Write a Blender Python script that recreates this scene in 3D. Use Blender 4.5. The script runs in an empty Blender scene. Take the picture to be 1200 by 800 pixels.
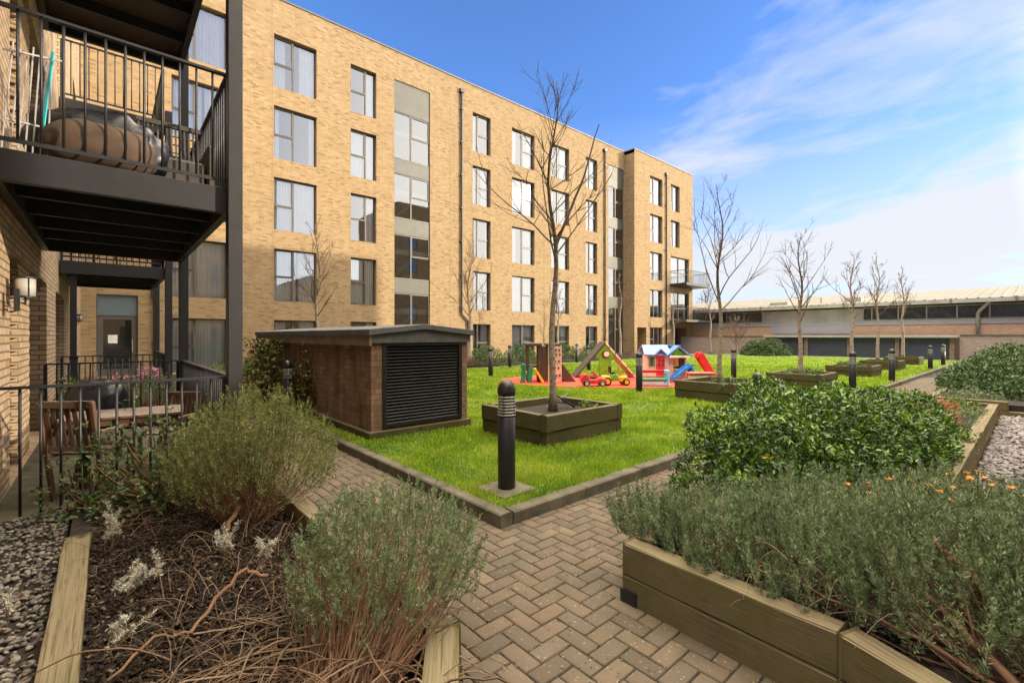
import bpy, math, random
import numpy as np
from mathutils import Vector, Matrix, Quaternion
R = math.radians
SC = bpy.context.scene
COL = SC.collection
SUN_AZ = (0.682, -0.731)      # horizontal direction towards the sun
SUN_EL = R(17)

# ------------------------------------------------------------------ mesh collector
class MB:
    def __init__(s): s.v = []; s.f = []; s.sm = False
    def add(s, vs, fs):
        b = len(s.v); s.v += [tuple(p) for p in vs]; s.f += [tuple(i + b for i in f) for f in fs]; return s
    def box(s, x0, x1, y0, y1, z0, z1):
        return s.add([(x0,y0,z0),(x1,y0,z0),(x1,y1,z0),(x0,y1,z0),(x0,y0,z1),(x1,y0,z1),(x1,y1,z1),(x0,y1,z1)],
              [(0,3,2,1),(4,5,6,7),(0,1,5,4),(1,2,6,5),(2,3,7,6),(3,0,4,7)])
    def bar(s, p, q, w, h=None, up=(0,0,1)):
        h = h or w; p = Vector(p); q = Vector(q); d = (q-p).normalized(); u = Vector(up)
        a = d.cross(u)
        if a.length < 1e-4: a = d.cross(Vector((1,0,0)))
        a.normalize(); b = a.cross(d).normalized(); a = a*w/2; b = b*h/2
        return s.add([p-a-b,p+a-b,p+a+b,p-a+b,q-a-b,q+a-b,q+a+b,q-a+b],
              [(0,1,2,3),(7,6,5,4),(1,0,4,5),(2,1,5,6),(3,2,6,7),(0,3,7,4)])
    def tube(s, pts, rad, n=6, cap=True):
        pts = [Vector(p) for p in pts]; m = len(pts)
        if not hasattr(rad, '__len__'): rad = [rad]*m
        vs = []; a = None
        for i, p in enumerate(pts):
            d = (pts[min(i+1,m-1)] - pts[max(i-1,0)])
            d = d.normalized() if d.length > 1e-9 else Vector((0,0,1))
            if a is None: a = d.cross(Vector((0.31,0.17,0.93)));  a = a if a.length > .05 else d.cross(Vector((1,0,0)))
            a = (a - d*a.dot(d)).normalized(); b = d.cross(a)
            for k in range(n):
                t = 2*math.pi*k/n; vs.append(p + (a*math.cos(t) + b*math.sin(t))*rad[i])
        fs = [(i*n+k, i*n+(k+1)%n, (i+1)*n+(k+1)%n, (i+1)*n+k) for i in range(m-1) for k in range(n)]
        if cap: fs += [tuple(range(n))[::-1], tuple(range((m-1)*n, m*n))]
        return s.add(vs, fs)
    def lathe(s, prof, c=(0,0,0), n=20, axis='z'):
        vs = []
        for r, z in prof:
            for k in range(n):
                t = 2*math.pi*k/n; p = (r*math.cos(t), r*math.sin(t), z)
                if axis == 'y': p = (p[0], p[2], p[1])
                vs.append((p[0]+c[0], p[1]+c[1], p[2]+c[2]))
        m = len(prof)
        fs = [(i*n+k, i*n+(k+1)%n, (i+1)*n+(k+1)%n, (i+1)*n+k) for i in range(m-1) for k in range(n)]
        return s.add(vs, fs + [tuple(range(n))[::-1], tuple(range((m-1)*n, m*n))])
    def prism(s, poly, y0, y1):      # polygon in xz, extruded along y
        n = len(poly)
        vs = [(x,y0,z) for x,z in poly] + [(x,y1,z) for x,z in poly]
        return s.add(vs, [tuple(range(n)), tuple(range(n,2*n))[::-1]] + [(i, i+n, (i+1)%n+n, (i+1)%n) for i in range(n)])
    def slab(s, poly, z0, z1):       # polygon in xy
        n = len(poly)
        vs = [(x,y,z0) for x,y in poly] + [(x,y,z1) for x,y in poly]
        return s.add(vs, [tuple(range(n))[::-1], tuple(range(n,2*n))] + [(i, (i+1)%n, (i+1)%n+n, i+n) for i in range(n)])
    def mesh(s, name, smooth=None):
        me = bpy.data.meshes.new(name); me.from_pydata(s.v, [], s.f); me.update()
        if smooth if smooth is not None else s.sm:
            me.polygons.foreach_set('use_smooth', [True]*len(me.polygons))
        return me

def np_mesh(name, verts, faces, smooth=False):
    """verts (N,3); faces (M,k)"""
    me = bpy.data.meshes.new(name); verts = np.asarray(verts, np.float32); faces = np.asarray(faces, np.int32)
    me.vertices.add(len(verts)); me.vertices.foreach_set('co', verts.ravel())
    M, k = faces.shape
    me.loops.add(M*k); me.loops.foreach_set('vertex_index', faces.ravel())
    me.polygons.add(M); me.polygons.foreach_set('loop_start', np.arange(0, M*k, k, dtype=np.int32))
    me.update(calc_edges=True)
    if smooth: me.polygons.foreach_set('use_smooth', [True]*M)
    return me

def link(name, me, mat, parent=None, loc=(0,0,0), rz=0):
    o = bpy.data.objects.new(name, me); COL.objects.link(o)
    if mat is not None and not me.materials: me.materials.append(mat)
    if parent is not None: o.parent = parent
    o.location = loc; o.rotation_euler = (0,0,rz)
    return o
def thing(name, label, cat, loc=(0,0,0), rz=0, group=None):
    o = bpy.data.objects.new(name, None); COL.objects.link(o); o.empty_display_size = .2
    o.location = loc; o.rotation_euler = (0,0,rz); tag(o, label, cat, group); return o
def tag(o, label, cat, group=None):
    o['label'] = label; o['category'] = cat
    if group: o['group'] = group
    return o
def bevel(o, w=.004, seg=1):
    m = o.modifiers.new('bevel', 'BEVEL'); m.width = w; m.segments = seg; m.limit_method = 'ANGLE'; m.angle_limit = R(40); return o
def part(name, mb, mat, root, world=True, smooth=None, bev=0):
    me = mb.mesh(name, smooth)
    if world:
        off = -Vector(root.location); p = root.parent
        while p is not None: off -= Vector(p.location); p = p.parent
        me.transform(Matrix.Translation(off))
    o = link(name, me, mat, root)
    if bev: bevel(o, bev)
    return o
def copy_tree(o, parent=None, loc=None, rz=None):
    c = o.copy(); COL.objects.link(c)
    if parent is not None: c.parent = parent
    if loc is not None: c.location = loc
    if rz is not None: c.rotation_euler = (0,0,rz)
    for ch in list(o.children): copy_tree(ch, c)
    return c
def struct(name, me, mat):
    o = link(name, me, mat); o['kind'] = 'structure'; return o

# ------------------------------------------------------------------ materials
def new_mat(name):
    m = bpy.data.materials.new(name); m.use_nodes = True; nt = m.node_tree
    return m, nt, nt.nodes, nt.links, nt.nodes['Principled BSDF']
def ramp(nt, fac, stops):
    r = nt.nodes.new('ShaderNodeValToRGB'); nt.links.new(fac, r.inputs[0]); e = r.color_ramp.elements
    while len(e) < len(stops): e.new(.5)
    for i, (p, c) in enumerate(stops): e[i].position = p; e[i].color = (*c, 1) if len(c) == 3 else c
    return r.outputs[0]
def noise(nt, vec, scale, detail=3, rough=.55, dist=0):
    n = nt.nodes.new('ShaderNodeTexNoise'); n.inputs['Scale'].default_value = scale
    n.inputs['Detail'].default_value = detail; n.inputs['Roughness'].default_value = rough
    n.inputs['Distortion'].default_value = dist
    if vec is not None: nt.links.new(vec, n.inputs['Vector'])
    return n.outputs['Fac']
def objco(nt, scale=(1,1,1), rot=(0,0,0)):
    t = nt.nodes.new('ShaderNodeTexCoord'); m = nt.nodes.new('ShaderNodeMapping')
    m.inputs['Scale'].default_value = scale; m.inputs['Rotation'].default_value = rot
    nt.links.new(t.outputs['Object'], m.inputs['Vector']); return m.outputs[0]
def mix(nt, fac, a, b, mode='MIX'):
    n = nt.nodes.new('ShaderNodeMix'); n.data_type = 'RGBA'; n.blend_type = mode
    for sock, v in ((n.inputs[0], fac), (n.inputs[6], a), (n.inputs[7], b)):
        if hasattr(v, 'node'): nt.links.new(v, sock)
        elif isinstance(v, (int, float)): sock.default_value = v
        else: sock.default_value = (*v, 1)
    return n.outputs[2]
def bump(nt, h, bsdf, strength=.3, dist=.01):
    b = nt.nodes.new('ShaderNodeBump'); b.inputs['Strength'].default_value = strength
    b.inputs['Distance'].default_value = dist; nt.links.new(h, b.inputs['Height']); nt.links.new(b.outputs[0], bsdf.inputs['Normal'])
def maprange(nt, v, a, b, c=0, d=1):
    m = nt.nodes.new('ShaderNodeMapRange'); nt.links.new(v, m.inputs[0])
    for i, x in enumerate((a,b,c,d)): m.inputs[i+1].default_value = x
    return m.outputs[0]

def plain(name, col, rough=.6, metal=0, var=.25, scale=6, bmp=0, spec=.5):
    m, nt, N, L, b = new_mat(name)
    v = objco(nt); f = noise(nt, v, scale, 4, .6)
    dk = tuple(c*(1-var) for c in col); lt = tuple(min(1, c*(1+var)) for c in col)
    L.new(ramp(nt, f, [(.3, dk), (.7, lt)]), b.inputs['Base Color'])
    b.inputs['Metallic'].default_value = metal; b.inputs['Specular IOR Level'].default_value = spec
    L.new(maprange(nt, noise(nt, v, scale*3, 3), .3, .7, max(.05, rough-var*.4), min(1, rough+var*.4)), b.inputs['Roughness'])
    if bmp: bump(nt, noise(nt, v, scale*8, 3), b, .5, bmp)
    return m

def brick_mat(name, c1, c2, c3, mortar, dirt=0.0, moss=None, mort=.006):
    m, nt, N, L, b = new_mat(name)
    tc = N.new('ShaderNodeTexCoord'); sp = N.new('ShaderNodeSeparateXYZ'); L.new(tc.outputs['Object'], sp.inputs[0])
    ad = N.new('ShaderNodeMath'); ad.operation = 'ADD'; L.new(sp.outputs[0], ad.inputs[0]); L.new(sp.outputs[1], ad.inputs[1])
    cb = N.new('ShaderNodeCombineXYZ'); L.new(ad.outputs[0], cb.inputs[0]); L.new(sp.outputs[2], cb.inputs[1])
    br = N.new('ShaderNodeTexBrick'); L.new(cb.outputs[0], br.inputs['Vector'])
    br.offset = .5; br.inputs['Scale'].default_value = 1; br.inputs['Brick Width'].default_value = .225
    br.inputs['Row Height'].default_value = .075; br.inputs['Mortar Size'].default_value = mort
    br.inputs['Mortar Smooth'].default_value = .3; br.inputs['Bias'].default_value = 0
    br.inputs['Color1'].default_value = (0,0,0,1); br.inputs['Color2'].default_value = (1,1,1,1); br.inputs['Mortar'].default_value = (.5,.5,.5,1)
    col = ramp(nt, br.outputs['Color'], [(0.0, c1), (.22, c2), (.6, tuple(c*1.06 for c in c2)), (1.0, c3)])
    big = noise(nt, tc.outputs['Object'], .35, 4, .6)
    col = mix(nt, maprange(nt, big, .35, .7, 0, .35), col, tuple(c*.78 for c in c2))
    fine = noise(nt, tc.outputs['Object'], 45, 3)
    col = mix(nt, maprange(nt, fine, .3, .75, 0, .35), col, tuple(c*1.25 for c in c3))
    if dirt:
        st = noise(nt, objco(nt, (3, 3, .35)), 1.6, 5, .65)
        col = mix(nt, maprange(nt, st, .48, .66, 0, dirt), col, (.05, .04, .03))
    if moss:
        st = noise(nt, objco(nt, (1.6, 1.6, .5)), 1.5, 5, .65)
        col = mix(nt, maprange(nt, st, .5, .62, 0, .75), col, moss)
    col = mix(nt, br.outputs['Fac'], col, mortar)
    L.new(col, b.inputs['Base Color']); b.inputs['Roughness'].default_value = .9; b.inputs['Specular IOR Level'].default_value = .25
    inv = N.new('ShaderNodeMath'); inv.operation = 'SUBTRACT'; inv.inputs[0].default_value = 1; L.new(br.outputs['Fac'], inv.inputs[1])
    bump(nt, inv.outputs[0], b, .6, .006)
    return m

def leaf_mat(name, cols, rough=.5, trans=.35, spec=.4, clump=0):
    """colour varies per leaf (random per island); thin-leaf translucency"""
    m, nt, N, L, b = new_mat(name)
    g = N.new('ShaderNodeNewGeometry')
    n = len(cols); fac = g.outputs['Random Per Island']
    if clump:
        mm = N.new('ShaderNodeMath'); mm.operation = 'MULTIPLY_ADD'; L.new(fac, mm.inputs[0]); mm.inputs[1].default_value = .4
        L.new(maprange(nt, noise(nt, objco(nt), clump, 2), .34, .62, 0, .6), mm.inputs[2]); fac = mm.outputs[0]
    col = ramp(nt, fac, [(i/(n-1), c) for i, c in enumerate(cols)])
    big = noise(nt, objco(nt), 3.5, 3)
    col = mix(nt, maprange(nt, big, .35, .65, 0, .45), col, tuple(c*.8 for c in cols[0]))
    L.new(col, b.inputs['Base Color']); b.inputs['Roughness'].default_value = rough; b.inputs['Specular IOR Level'].default_value = spec
    if trans:
        t = N.new('ShaderNodeBsdfTranslucent'); L.new(col, t.inputs[0]); ms = N.new('ShaderNodeMixShader'); ms.inputs[0].default_value = trans
        L.new(b.outputs[0], ms.inputs[1]); L.new(t.outputs[0], ms.inputs[2]); L.new(ms.outputs[0], N['Material Output'].inputs[0])
    return m

def wood_mat(name, base, dark, green=None, grey=None, top_grey=0, gscale=1.0, rough=.85):
    """grain runs along local x"""
    m, nt, N, L, b = new_mat(name)
    oi = N.new('ShaderNodeObjectInfo'); tc = N.new('ShaderNodeTexCoord'); va = N.new('ShaderNodeVectorMath'); va.operation = 'ADD'
    sc = N.new('ShaderNodeVectorMath'); sc.operation = 'SCALE'; sc.inputs['Scale'].default_value = 37
    cx = N.new('ShaderNodeCombineXYZ'); L.new(oi.outputs['Random'], cx.inputs[0]); L.new(oi.outputs['Random'], cx.inputs[2]); L.new(cx.outputs[0], sc.inputs[0])
    L.new(tc.outputs['Object'], va.inputs[0]); L.new(sc.outputs[0], va.inputs[1])
    mp = N.new('ShaderNodeMapping'); mp.inputs['Scale'].default_value = (1.6*gscale, 48*gscale, 48*gscale); L.new(va.outputs[0], mp.inputs[0])
    gr = noise(nt, mp.outputs[0], 2.0, 6, .65, .6)
    col = ramp(nt, gr, [(.32, dark), (.46, base), (.56, tuple(c*.8 for c in base)), (.68, tuple(c*1.35 for c in base))])
    pt = noise(nt, va.outputs[0], 3.2, 5, .6)
    if green: col = mix(nt, maprange(nt, pt, .42, .66, 0, .68), col, green)
    p2 = noise(nt, va.outputs[0], 1.3, 4, .7)
    col = mix(nt, maprange(nt, p2, .5, .68, 0, .6), col, dark)
    if grey is not None and top_grey:
        g = N.new('ShaderNodeNewGeometry'); s = N.new('ShaderNodeSeparateXYZ'); L.new(g.outputs['Normal'], s.inputs[0])
        ml = N.new('ShaderNodeMath'); ml.operation = 'MULTIPLY'; L.new(maprange(nt, s.outputs[2], .6, .9, 0, top_grey), ml.inputs[0])
        L.new(maprange(nt, gr, .38, .55, .12, 1), ml.inputs[1]); col = mix(nt, ml.outputs[0], col, grey)
    kn = N.new('ShaderNodeTexVoronoi'); kn.inputs['Scale'].default_value = 2.3; L.new(va.outputs[0], kn.inputs['Vector'])
    col = mix(nt, maprange(nt, kn.outputs['Distance'], .03, .09, .8, 0), col, tuple(c*.35 for c in dark))
    L.new(col, b.inputs['Base Color']); b.inputs['Roughness'].default_value = rough; b.inputs['Specular IOR Level'].default_value = .25
    bump(nt, gr, b, .5, .004)
    return m

def glass_mat(name, refl=.3, tint=(.75,.8,.82)):
    m, nt, N, L, b = new_mat(name); N.remove(b)
    tr = N.new('ShaderNodeBsdfTransparent'); tr.inputs[0].default_value = (*tint, 1)
    gl = N.new('ShaderNodeBsdfGlossy'); gl.inputs['Roughness'].default_value = .02; gl.inputs[0].default_value = (.95,.97,1,1)
    fr = N.new('ShaderNodeFresnel'); fr.inputs[0].default_value = 1.5
    f = maprange(nt, fr.outputs[0], 0, 1, refl, 1); ms = N.new('ShaderNodeMixShader'); L.new(f, ms.inputs[0])
    nb = N.new('ShaderNodeBump'); nb.inputs['Strength'].default_value = .02; nb.inputs['Distance'].default_value = .02
    L.new(noise(nt, objco(nt), 1.3, 1), nb.inputs['Height']); L.new(nb.outputs[0], gl.inputs['Normal'])
    L.new(tr.outputs[0], ms.inputs[1]); L.new(gl.outputs[0], ms.inputs[2]); L.new(ms.outputs[0], N['Material Output'].inputs[0])
    return m

def bark_mat(name, light, dark, white=None):
    m, nt, N, L, b = new_mat(name)
    v = objco(nt, (6, 6, 22)); f = noise(nt, v, 1.2, 5, .7)
    col = ramp(nt, f, [(.35, dark), (.55, light), (.8, tuple(min(1, c*1.3) for c in light))])
    if white:
        tc = N.new('ShaderNodeTexCoord'); s = N.new('ShaderNodeSeparateXYZ'); L.new(tc.outputs['Object'], s.inputs[0])
        h = maprange(nt, s.outputs[2], 2.6, 1.2, 0, 1)
        ml = N.new('ShaderNodeMath'); ml.operation = 'MULTIPLY'; L.new(h, ml.inputs[0]); L.new(maprange(nt, f, .4, .5, .2, .9), ml.inputs[1])
        col = mix(nt, ml.outputs[0], col, white)
    L.new(col, b.inputs['Base Color']); b.inputs['Roughness'].default_value = .85; b.inputs['Specular IOR Level'].default_value = .2
    bump(nt, f, b, .6, .006); return m

def island_mat(name, cols, rough=.8, spec=.3, nz=None, bmp=0, patch=None):
    m, nt, N, L, b = new_mat(name); g = N.new('ShaderNodeNewGeometry'); n = len(cols)
    col = ramp(nt, g.outputs['Random Per Island'], [(i/(n-1), c) for i, c in enumerate(cols)])
    co = objco(nt); f = noise(nt, co, nz or 30, 4, .65)
    col = mix(nt, maprange(nt, f, .35, .7, 0, .55), col, tuple(c*.55 for c in cols[len(cols)//2]))
    if patch:
        col = mix(nt, maprange(nt, noise(nt, co, 1.7, 5, .65), .48, .68, 0, .6), col, patch)
        col = mix(nt, maprange(nt, noise(nt, co, 55, 2, .5), .66, .72, 0, .5), col, (.42,.38,.30))
    L.new(col, b.inputs['Base Color']); b.inputs['Roughness'].default_value = rough; b.inputs['Specular IOR Level'].default_value = spec
    if bmp: bump(nt, noise(nt, co, 160, 3), b, .6, bmp)
    return m

M = {}
M['brick'] = brick_mat('yellow_brick', (.17,.108,.054), (.295,.200,.102), (.38,.275,.155), (.31,.24,.155), dirt=.13)
M['brick_near'] = brick_mat('yellow_brick_close', (.27,.165,.09), (.44,.31,.19), (.55,.41,.27), (.18,.14,.10), mort=.010)
M['brick_dim'] = M['brick']
M['brick_red'] = brick_mat('brown_brick', (.12,.06,.038), (.20,.115,.075), (.30,.18,.12), (.11,.085,.065), dirt=.65, moss=(.075,.060,.018))
M['brick_far'] = brick_mat('warehouse_brick', (.40,.24,.15), (.48,.31,.20), (.55,.38,.27), (.45,.36,.28))
M['brick_grey'] = brick_mat('grey_brick', (.24,.19,.16), (.30,.24,.20), (.36,.30,.26), (.30,.27,.24))
M['metal'] = plain('anthracite_steel', (.020,.021,.025), .42, 0, .08, 5)
M['black'] = plain('black_paint', (.012,.012,.014), .38, 0, .2, 8)
M['frame'] = plain('grey_brown_frame', (.10,.088,.075), .45, 0, .1, 3)
M['panel'] = plain('metal_panel', (.085,.085,.068), .5, 0, .1, 1.2)
M['panel_blue'] = plain('blue_grey_panel', (.13,.17,.19), .45, .2, .08, 1.0)
M['glass'] = glass_mat('window_glass', .19, (.9,.93,.95))
M['glass_dark'] = glass_mat('door_glass', .12, (.4,.42,.42))
M['curtain'] = plain('white_curtain', (.80,.79,.75), .9, 0, .06, 2)
M['blind'] = plain('cream_blind', (.55,.52,.44), .9, 0, .08, 2)
M['plaster'] = plain('interior_plaster', (.35,.33,.30), .9, 0, .1, 1)
M['concrete'] = plain('kerb_concrete', (.088,.080,.050), .9, 0, .5, 5, .003)
M['coping'] = plain('metal_coping', (.13,.12,.11), .5, .3, .1, 1)
M['timber'] = wood_mat('sleeper_timber', (.140,.108,.052), (.060,.046,.022), green=(.085,.086,.020), grey=(.22,.18,.12), top_grey=.75)
M['timber_dark'] = wood_mat('planter_timber', (.085,.070,.030), (.024,.020,.010), green=(.055,.062,.014), grey=(.17,.145,.095), top_grey=.75)
M['teak'] = wood_mat('weathered_teak', (.125,.070,.045), (.065,.033,.022), grey=(.36,.32,.27), top_grey=.8, gscale=2)
M['soil'] = plain('dark_soil', (.018,.012,.008), 1, 0, .6, 22, .02)
M['ground'] = plain('distant_ground', (.16,.15,.12), 1, 0, .3, .4)
M['joint'] = plain('joint_sand', (.020,.020,.011), 1, 0, .5, 14, .004)
M['paver'] = island_mat('clay_block_paver', [(.078,.063,.045), (.118,.095,.067), (.124,.092,.062), (.165,.128,.088), (.100,.085,.062), (.140,.100,.068)], .85, .25, 9, .002, patch=(.075,.070,.048))
M['lawn'] = plain('lawn_soil', (.075,.12,.012), 1, 0, .5, 5, .01)
M['grass'] = leaf_mat('grass_blade', [(.12,.235,.008), (.23,.37,.014), (.33,.47,.022), (.48,.50,.06)], .5, .4, .3, 1.6)
M['rosemary'] = leaf_mat('rosemary_leaf', [(.045,.078,.030), (.115,.165,.068), (.22,.285,.130), (.46,.52,.29)], .45, .25, .45, 26)
M['rosemary_y'] = leaf_mat('rosemary_leaf_warm', [(.07,.095,.028), (.16,.19,.06), (.27,.30,.09), (.48,.47,.17)], .5, .28, .4, 26)
M['laurel'] = leaf_mat('glossy_leaf', [(.010,.038,.004), (.032,.090,.008), (.11,.22,.012), (.32,.46,.035)], .28, .2, .5, 9)
M['hedge'] = leaf_mat('hedge_leaf', [(.035,.075,.018), (.065,.12,.028), (.11,.18,.045)], .5, .2, .4)
M['hedge_l'] = leaf_mat('bright_hedge_leaf', [(.06,.12,.015), (.12,.19,.02), (.18,.26,.03)], .5, .25, .4)
M['ivy'] = leaf_mat('ivy_leaf', [(.030,.045,.012), (.06,.075,.015), (.13,.12,.02), (.20,.10,.02)], .5, .2, .4)
M['rose'] = leaf_mat('rose_leaf', [(.04,.085,.025), (.08,.15,.045), (.13,.21,.06), (.24,.13,.05)], .5, .25, .4)
M['silver'] = leaf_mat('silver_leaf', [(.45,.44,.37), (.60,.59,.50), (.72,.70,.58)], .8, .2, .2)
M['flower_o'] = leaf_mat('orange_flower', [(.75,.22,.03), (.85,.32,.05), (.85,.45,.10)], .6, .4, .2)
M['flower_p'] = leaf_mat('pink_flower', [(.45,.12,.22), (.60,.30,.42), (.65,.48,.54)], .6, .4, .2)
M['pinkleaf'] = leaf_mat('pink_foliage', [(.35,.10,.07), (.55,.22,.14), (.60,.35,.24)], .6, .3, .3)
M['stem'] = island_mat('woody_stem', [(.10,.052,.030), (.19,.105,.06), (.27,.165,.10)], .85, .2, 20)
M['twig'] = island_mat('dry_twig', [(.08,.045,.026), (.15,.095,.058), (.27,.20,.14), (.12,.07,.042), (.18,.11,.068)], .85, .2, 20)
M['bark'] = bark_mat('dark_birch_bark', (.105,.070,.045), (.035,.024,.015), white=(.30,.25,.19))
M['twigs'] = plain('tree_twig', (.10,.060,.038), .8, 0, .3, 3)
M['twigs_w'] = plain('pale_tree_twig', (.13,.080,.050), .8, 0, .3, 3)
M['bark_w'] = bark_mat('white_birch_bark', (.33,.28,.22), (.14,.10,.07))
M['mulch'] = island_mat('bark_chip', [(.010,.007,.005), (.025,.016,.010), (.05,.032,.020), (.016,.011,.008), (.035,.024,.015), (.19,.14,.09)], .95, .2)
M['pebble'] = island_mat('river_pebble', [(.12,.11,.095), (.26,.235,.20), (.08,.07,.065), (.34,.30,.25), (.17,.12,.085)], .7, .4)
M['slate'] = island_mat('slate_chip', [(.15,.135,.135), (.25,.23,.22), (.10,.085,.085), (.33,.30,.29), (.20,.145,.125)], .7, .4)
M['rubber'] = plain('red_safety_rubber', (.62,.055,.030), .9, 0, .15, 25, .003)
M['white_shade'] = plain('opal_glass', (.50,.48,.43), .3, 0, .04, 2)
def P(n, c, r=.45): M[n] = plain(n, c, r, 0, .22, 7)
P('plastic_red', (.55,.03,.035)); P('plastic_green', (.02,.22,.12)); P('plastic_lime', (.14,.36,.02)); P('plastic_yellow', (.80,.42,.02))
P('plastic_blue', (.03,.20,.55)); P('plastic_sky', (.25,.52,.70)); P('plastic_beige', (.60,.47,.36), .55); P('plastic_cream', (.72,.68,.55), .55)
P('plastic_brown', (.065,.040,.032), .6); P('plastic_roof', (.13,.25,.52)); P('plastic_grey', (.42,.42,.44)); P('plastic_pink', (.55,.12,.10))
P('canvas_tan', (.085,.054,.036), .9); P('tarp', (.012,.013,.018), .35); P('rattan', (.045,.036,.030), .6); P('turquoise', (.05,.42,.50)); P('white_paint', (.8,.8,.78))
M['roof_metal'] = plain('cream_metal_roof', (.145,.135,.105), .7, 0, .2, .8)
M['gutter'] = plain('pale_gutter', (.38,.38,.34), .5, .2, .2, 1)
M['cladding'] = plain('lilac_grey_panel', (.36,.36,.40), .6, .1, .06, 1)
M['store_panel'] = plain('dark_blue_panel', (.045,.058,.075), .55, .1, .12, 2)
M['felt'] = plain('roof_felt', (.085,.088,.092), .8, 0, .3, 4)
M['fascia'] = plain('weathered_fascia', (.20,.15,.105), .8, 0, .3, 5)
M['dead_glass'] = plain('dark_window_glass', (.035,.042,.05), .25, 0, .3, 1)

# ------------------------------------------------------------------ world, sun, camera
def world():
    w = bpy.data.worlds.new('World'); SC.world = w; w.use_nodes = True; nt = w.node_tree; N = nt.nodes; L = nt.links
    bg = N['Background']; sky = N.new('ShaderNodeTexSky'); sky.sky_type = 'NISHITA'; sky.sun_disc = False
    sky.sun_elevation = SUN_EL; sky.sun_rotation = math.atan2(SUN_AZ[0], SUN_AZ[1]); sky.air_density = 1.0; sky.dust_density = .8; sky.ozone_density = 1.6
    tc = N.new('ShaderNodeTexCoord'); v = tc.outputs['Generated']
    sp = N.new('ShaderNodeSeparateXYZ'); L.new(v, sp.inputs[0])
    # stretch cloud pattern horizontally, follow a flat cloud layer: dir.xy / (z + .25)
    az = N.new('ShaderNodeMath'); az.operation = 'ADD'; L.new(sp.outputs[2], az.inputs[0]); az.inputs[1].default_value = .22
    dv = N.new('ShaderNodeVectorMath'); dv.operation = 'DIVIDE'; L.new(v, dv.inputs[0])
    cb = N.new('ShaderNodeCombineXYZ'); [L.new(az.outputs[0], cb.inputs[i]) for i in range(3)]; L.new(cb.outputs[0], dv.inputs[1])
    mp = N.new('ShaderNodeMapping'); mp.inputs['Rotation'].default_value = (0,0,R(25)); mp.inputs['Scale'].default_value = (1.3,.8,.8); mp.inputs['Location'].default_value = (.35,.1,.2); L.new(dv.outputs[0], mp.inputs[0])
    n1 = noise(nt, mp.outputs[0], 1.15, 8, .55, .5); n2 = noise(nt, mp.outputs[0], 3.6, 6, .6, .9)
    ad = N.new('ShaderNodeMath'); ad.operation = 'MULTIPLY_ADD'; L.new(n2, ad.inputs[0]); ad.inputs[1].default_value = .28; L.new(n1, ad.inputs[2])
    # more cloud towards world +X side (right of the picture)
    dt = N.new('ShaderNodeVectorMath'); dt.operation = 'DOT_PRODUCT'; L.new(v, dt.inputs[0]); dt.inputs[1].default_value = (.96,-.05,.26)
    bias = maprange(nt, dt.outputs['Value'], .55, .97, -.19, .13)
    a1 = N.new('ShaderNodeMath'); a1.operation = 'ADD'; L.new(ad.outputs[0], a1.inputs[0]); L.new(maprange(nt, sp.outputs[2], .12, .50, .10, -.10), a1.inputs[1])
    a2 = N.new('ShaderNodeMath'); a2.operation = 'ADD'; L.new(a1.outputs[0], a2.inputs[0]); L.new(bias, a2.inputs[1])
    mask = maprange(nt, a2.outputs[0], .57, .80, 0, .95)
    zen_fill = maprange(nt, sp.outputs[2], .60, .76, 0, 1.0)          # added overhead brightness above the frame, fills the shaded garden
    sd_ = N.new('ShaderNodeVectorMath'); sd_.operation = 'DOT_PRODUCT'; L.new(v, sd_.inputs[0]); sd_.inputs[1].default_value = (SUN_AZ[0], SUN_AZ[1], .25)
    sun_side_fill = maprange(nt, sd_.outputs['Value'], .70, 1.0, 0, 1)   # sky round the sun, boosted out of view to fill the shaded facade
    gz = N.new('ShaderNodeMath'); gz.operation = 'MAXIMUM'; L.new(sun_side_fill, gz.inputs[0]); L.new(zen_fill, gz.inputs[1])
    cloud = mix(nt, zen_fill, mix(nt, sun_side_fill, (2.0,2.04,2.14), (8.5,8.0,7.2)), (19,16.6,13.2))  # visible cloud colour, then the sun-side boost, then the added overhead fill
    hz = maprange(nt, sp.outputs[2], -.05, .42, .95, 0)
    mx = N.new('ShaderNodeMath'); mx.operation = 'MAXIMUM'; L.new(mask, mx.inputs[0]); L.new(hz, mx.inputs[1])
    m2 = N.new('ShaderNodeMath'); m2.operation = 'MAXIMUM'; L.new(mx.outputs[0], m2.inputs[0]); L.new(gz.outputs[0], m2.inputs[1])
    tint = mix(nt, 1.0, sky.outputs[0], (.33,.49,.78), 'MULTIPLY')
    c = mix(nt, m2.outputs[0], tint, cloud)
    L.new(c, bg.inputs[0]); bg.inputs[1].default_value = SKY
SKY = .15
world()
sl = bpy.data.lights.new('sun', 'SUN'); sl.energy = 2.0; sl.angle = R(.6); sl.color = (1,.86,.66)
so = bpy.data.objects.new('sun', sl); COL.objects.link(so)
sd = Vector((SUN_AZ[0]*math.cos(SUN_EL), SUN_AZ[1]*math.cos(SUN_EL), math.sin(SUN_EL)))
so.rotation_euler = sd.to_track_quat('Z', 'Y').to_euler(); so.location = (20,-20,30)
cd = bpy.data.cameras.new('camera'); cam = bpy.data.objects.new('camera', cd); COL.objects.link(cam); SC.camera = cam
cd.sensor_width = 36; cd.lens = 16.23; cd.shift_y = -7/1200; cd.clip_end = 2000; cd.clip_start = .05
cam.location = (0,0,1.5); cam.rotation_euler = (R(90), 0, -math.atan2(.6593, .7519))
vs = SC.view_settings; vs.view_transform = 'Standard'; vs.look = 'None'; vs.gamma = 1; vs.exposure = 1.55; vs.use_curve_mapping = False
SC.cycles.max_bounces = 8; SC.cycles.transparent_max_bounces = 12
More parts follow.
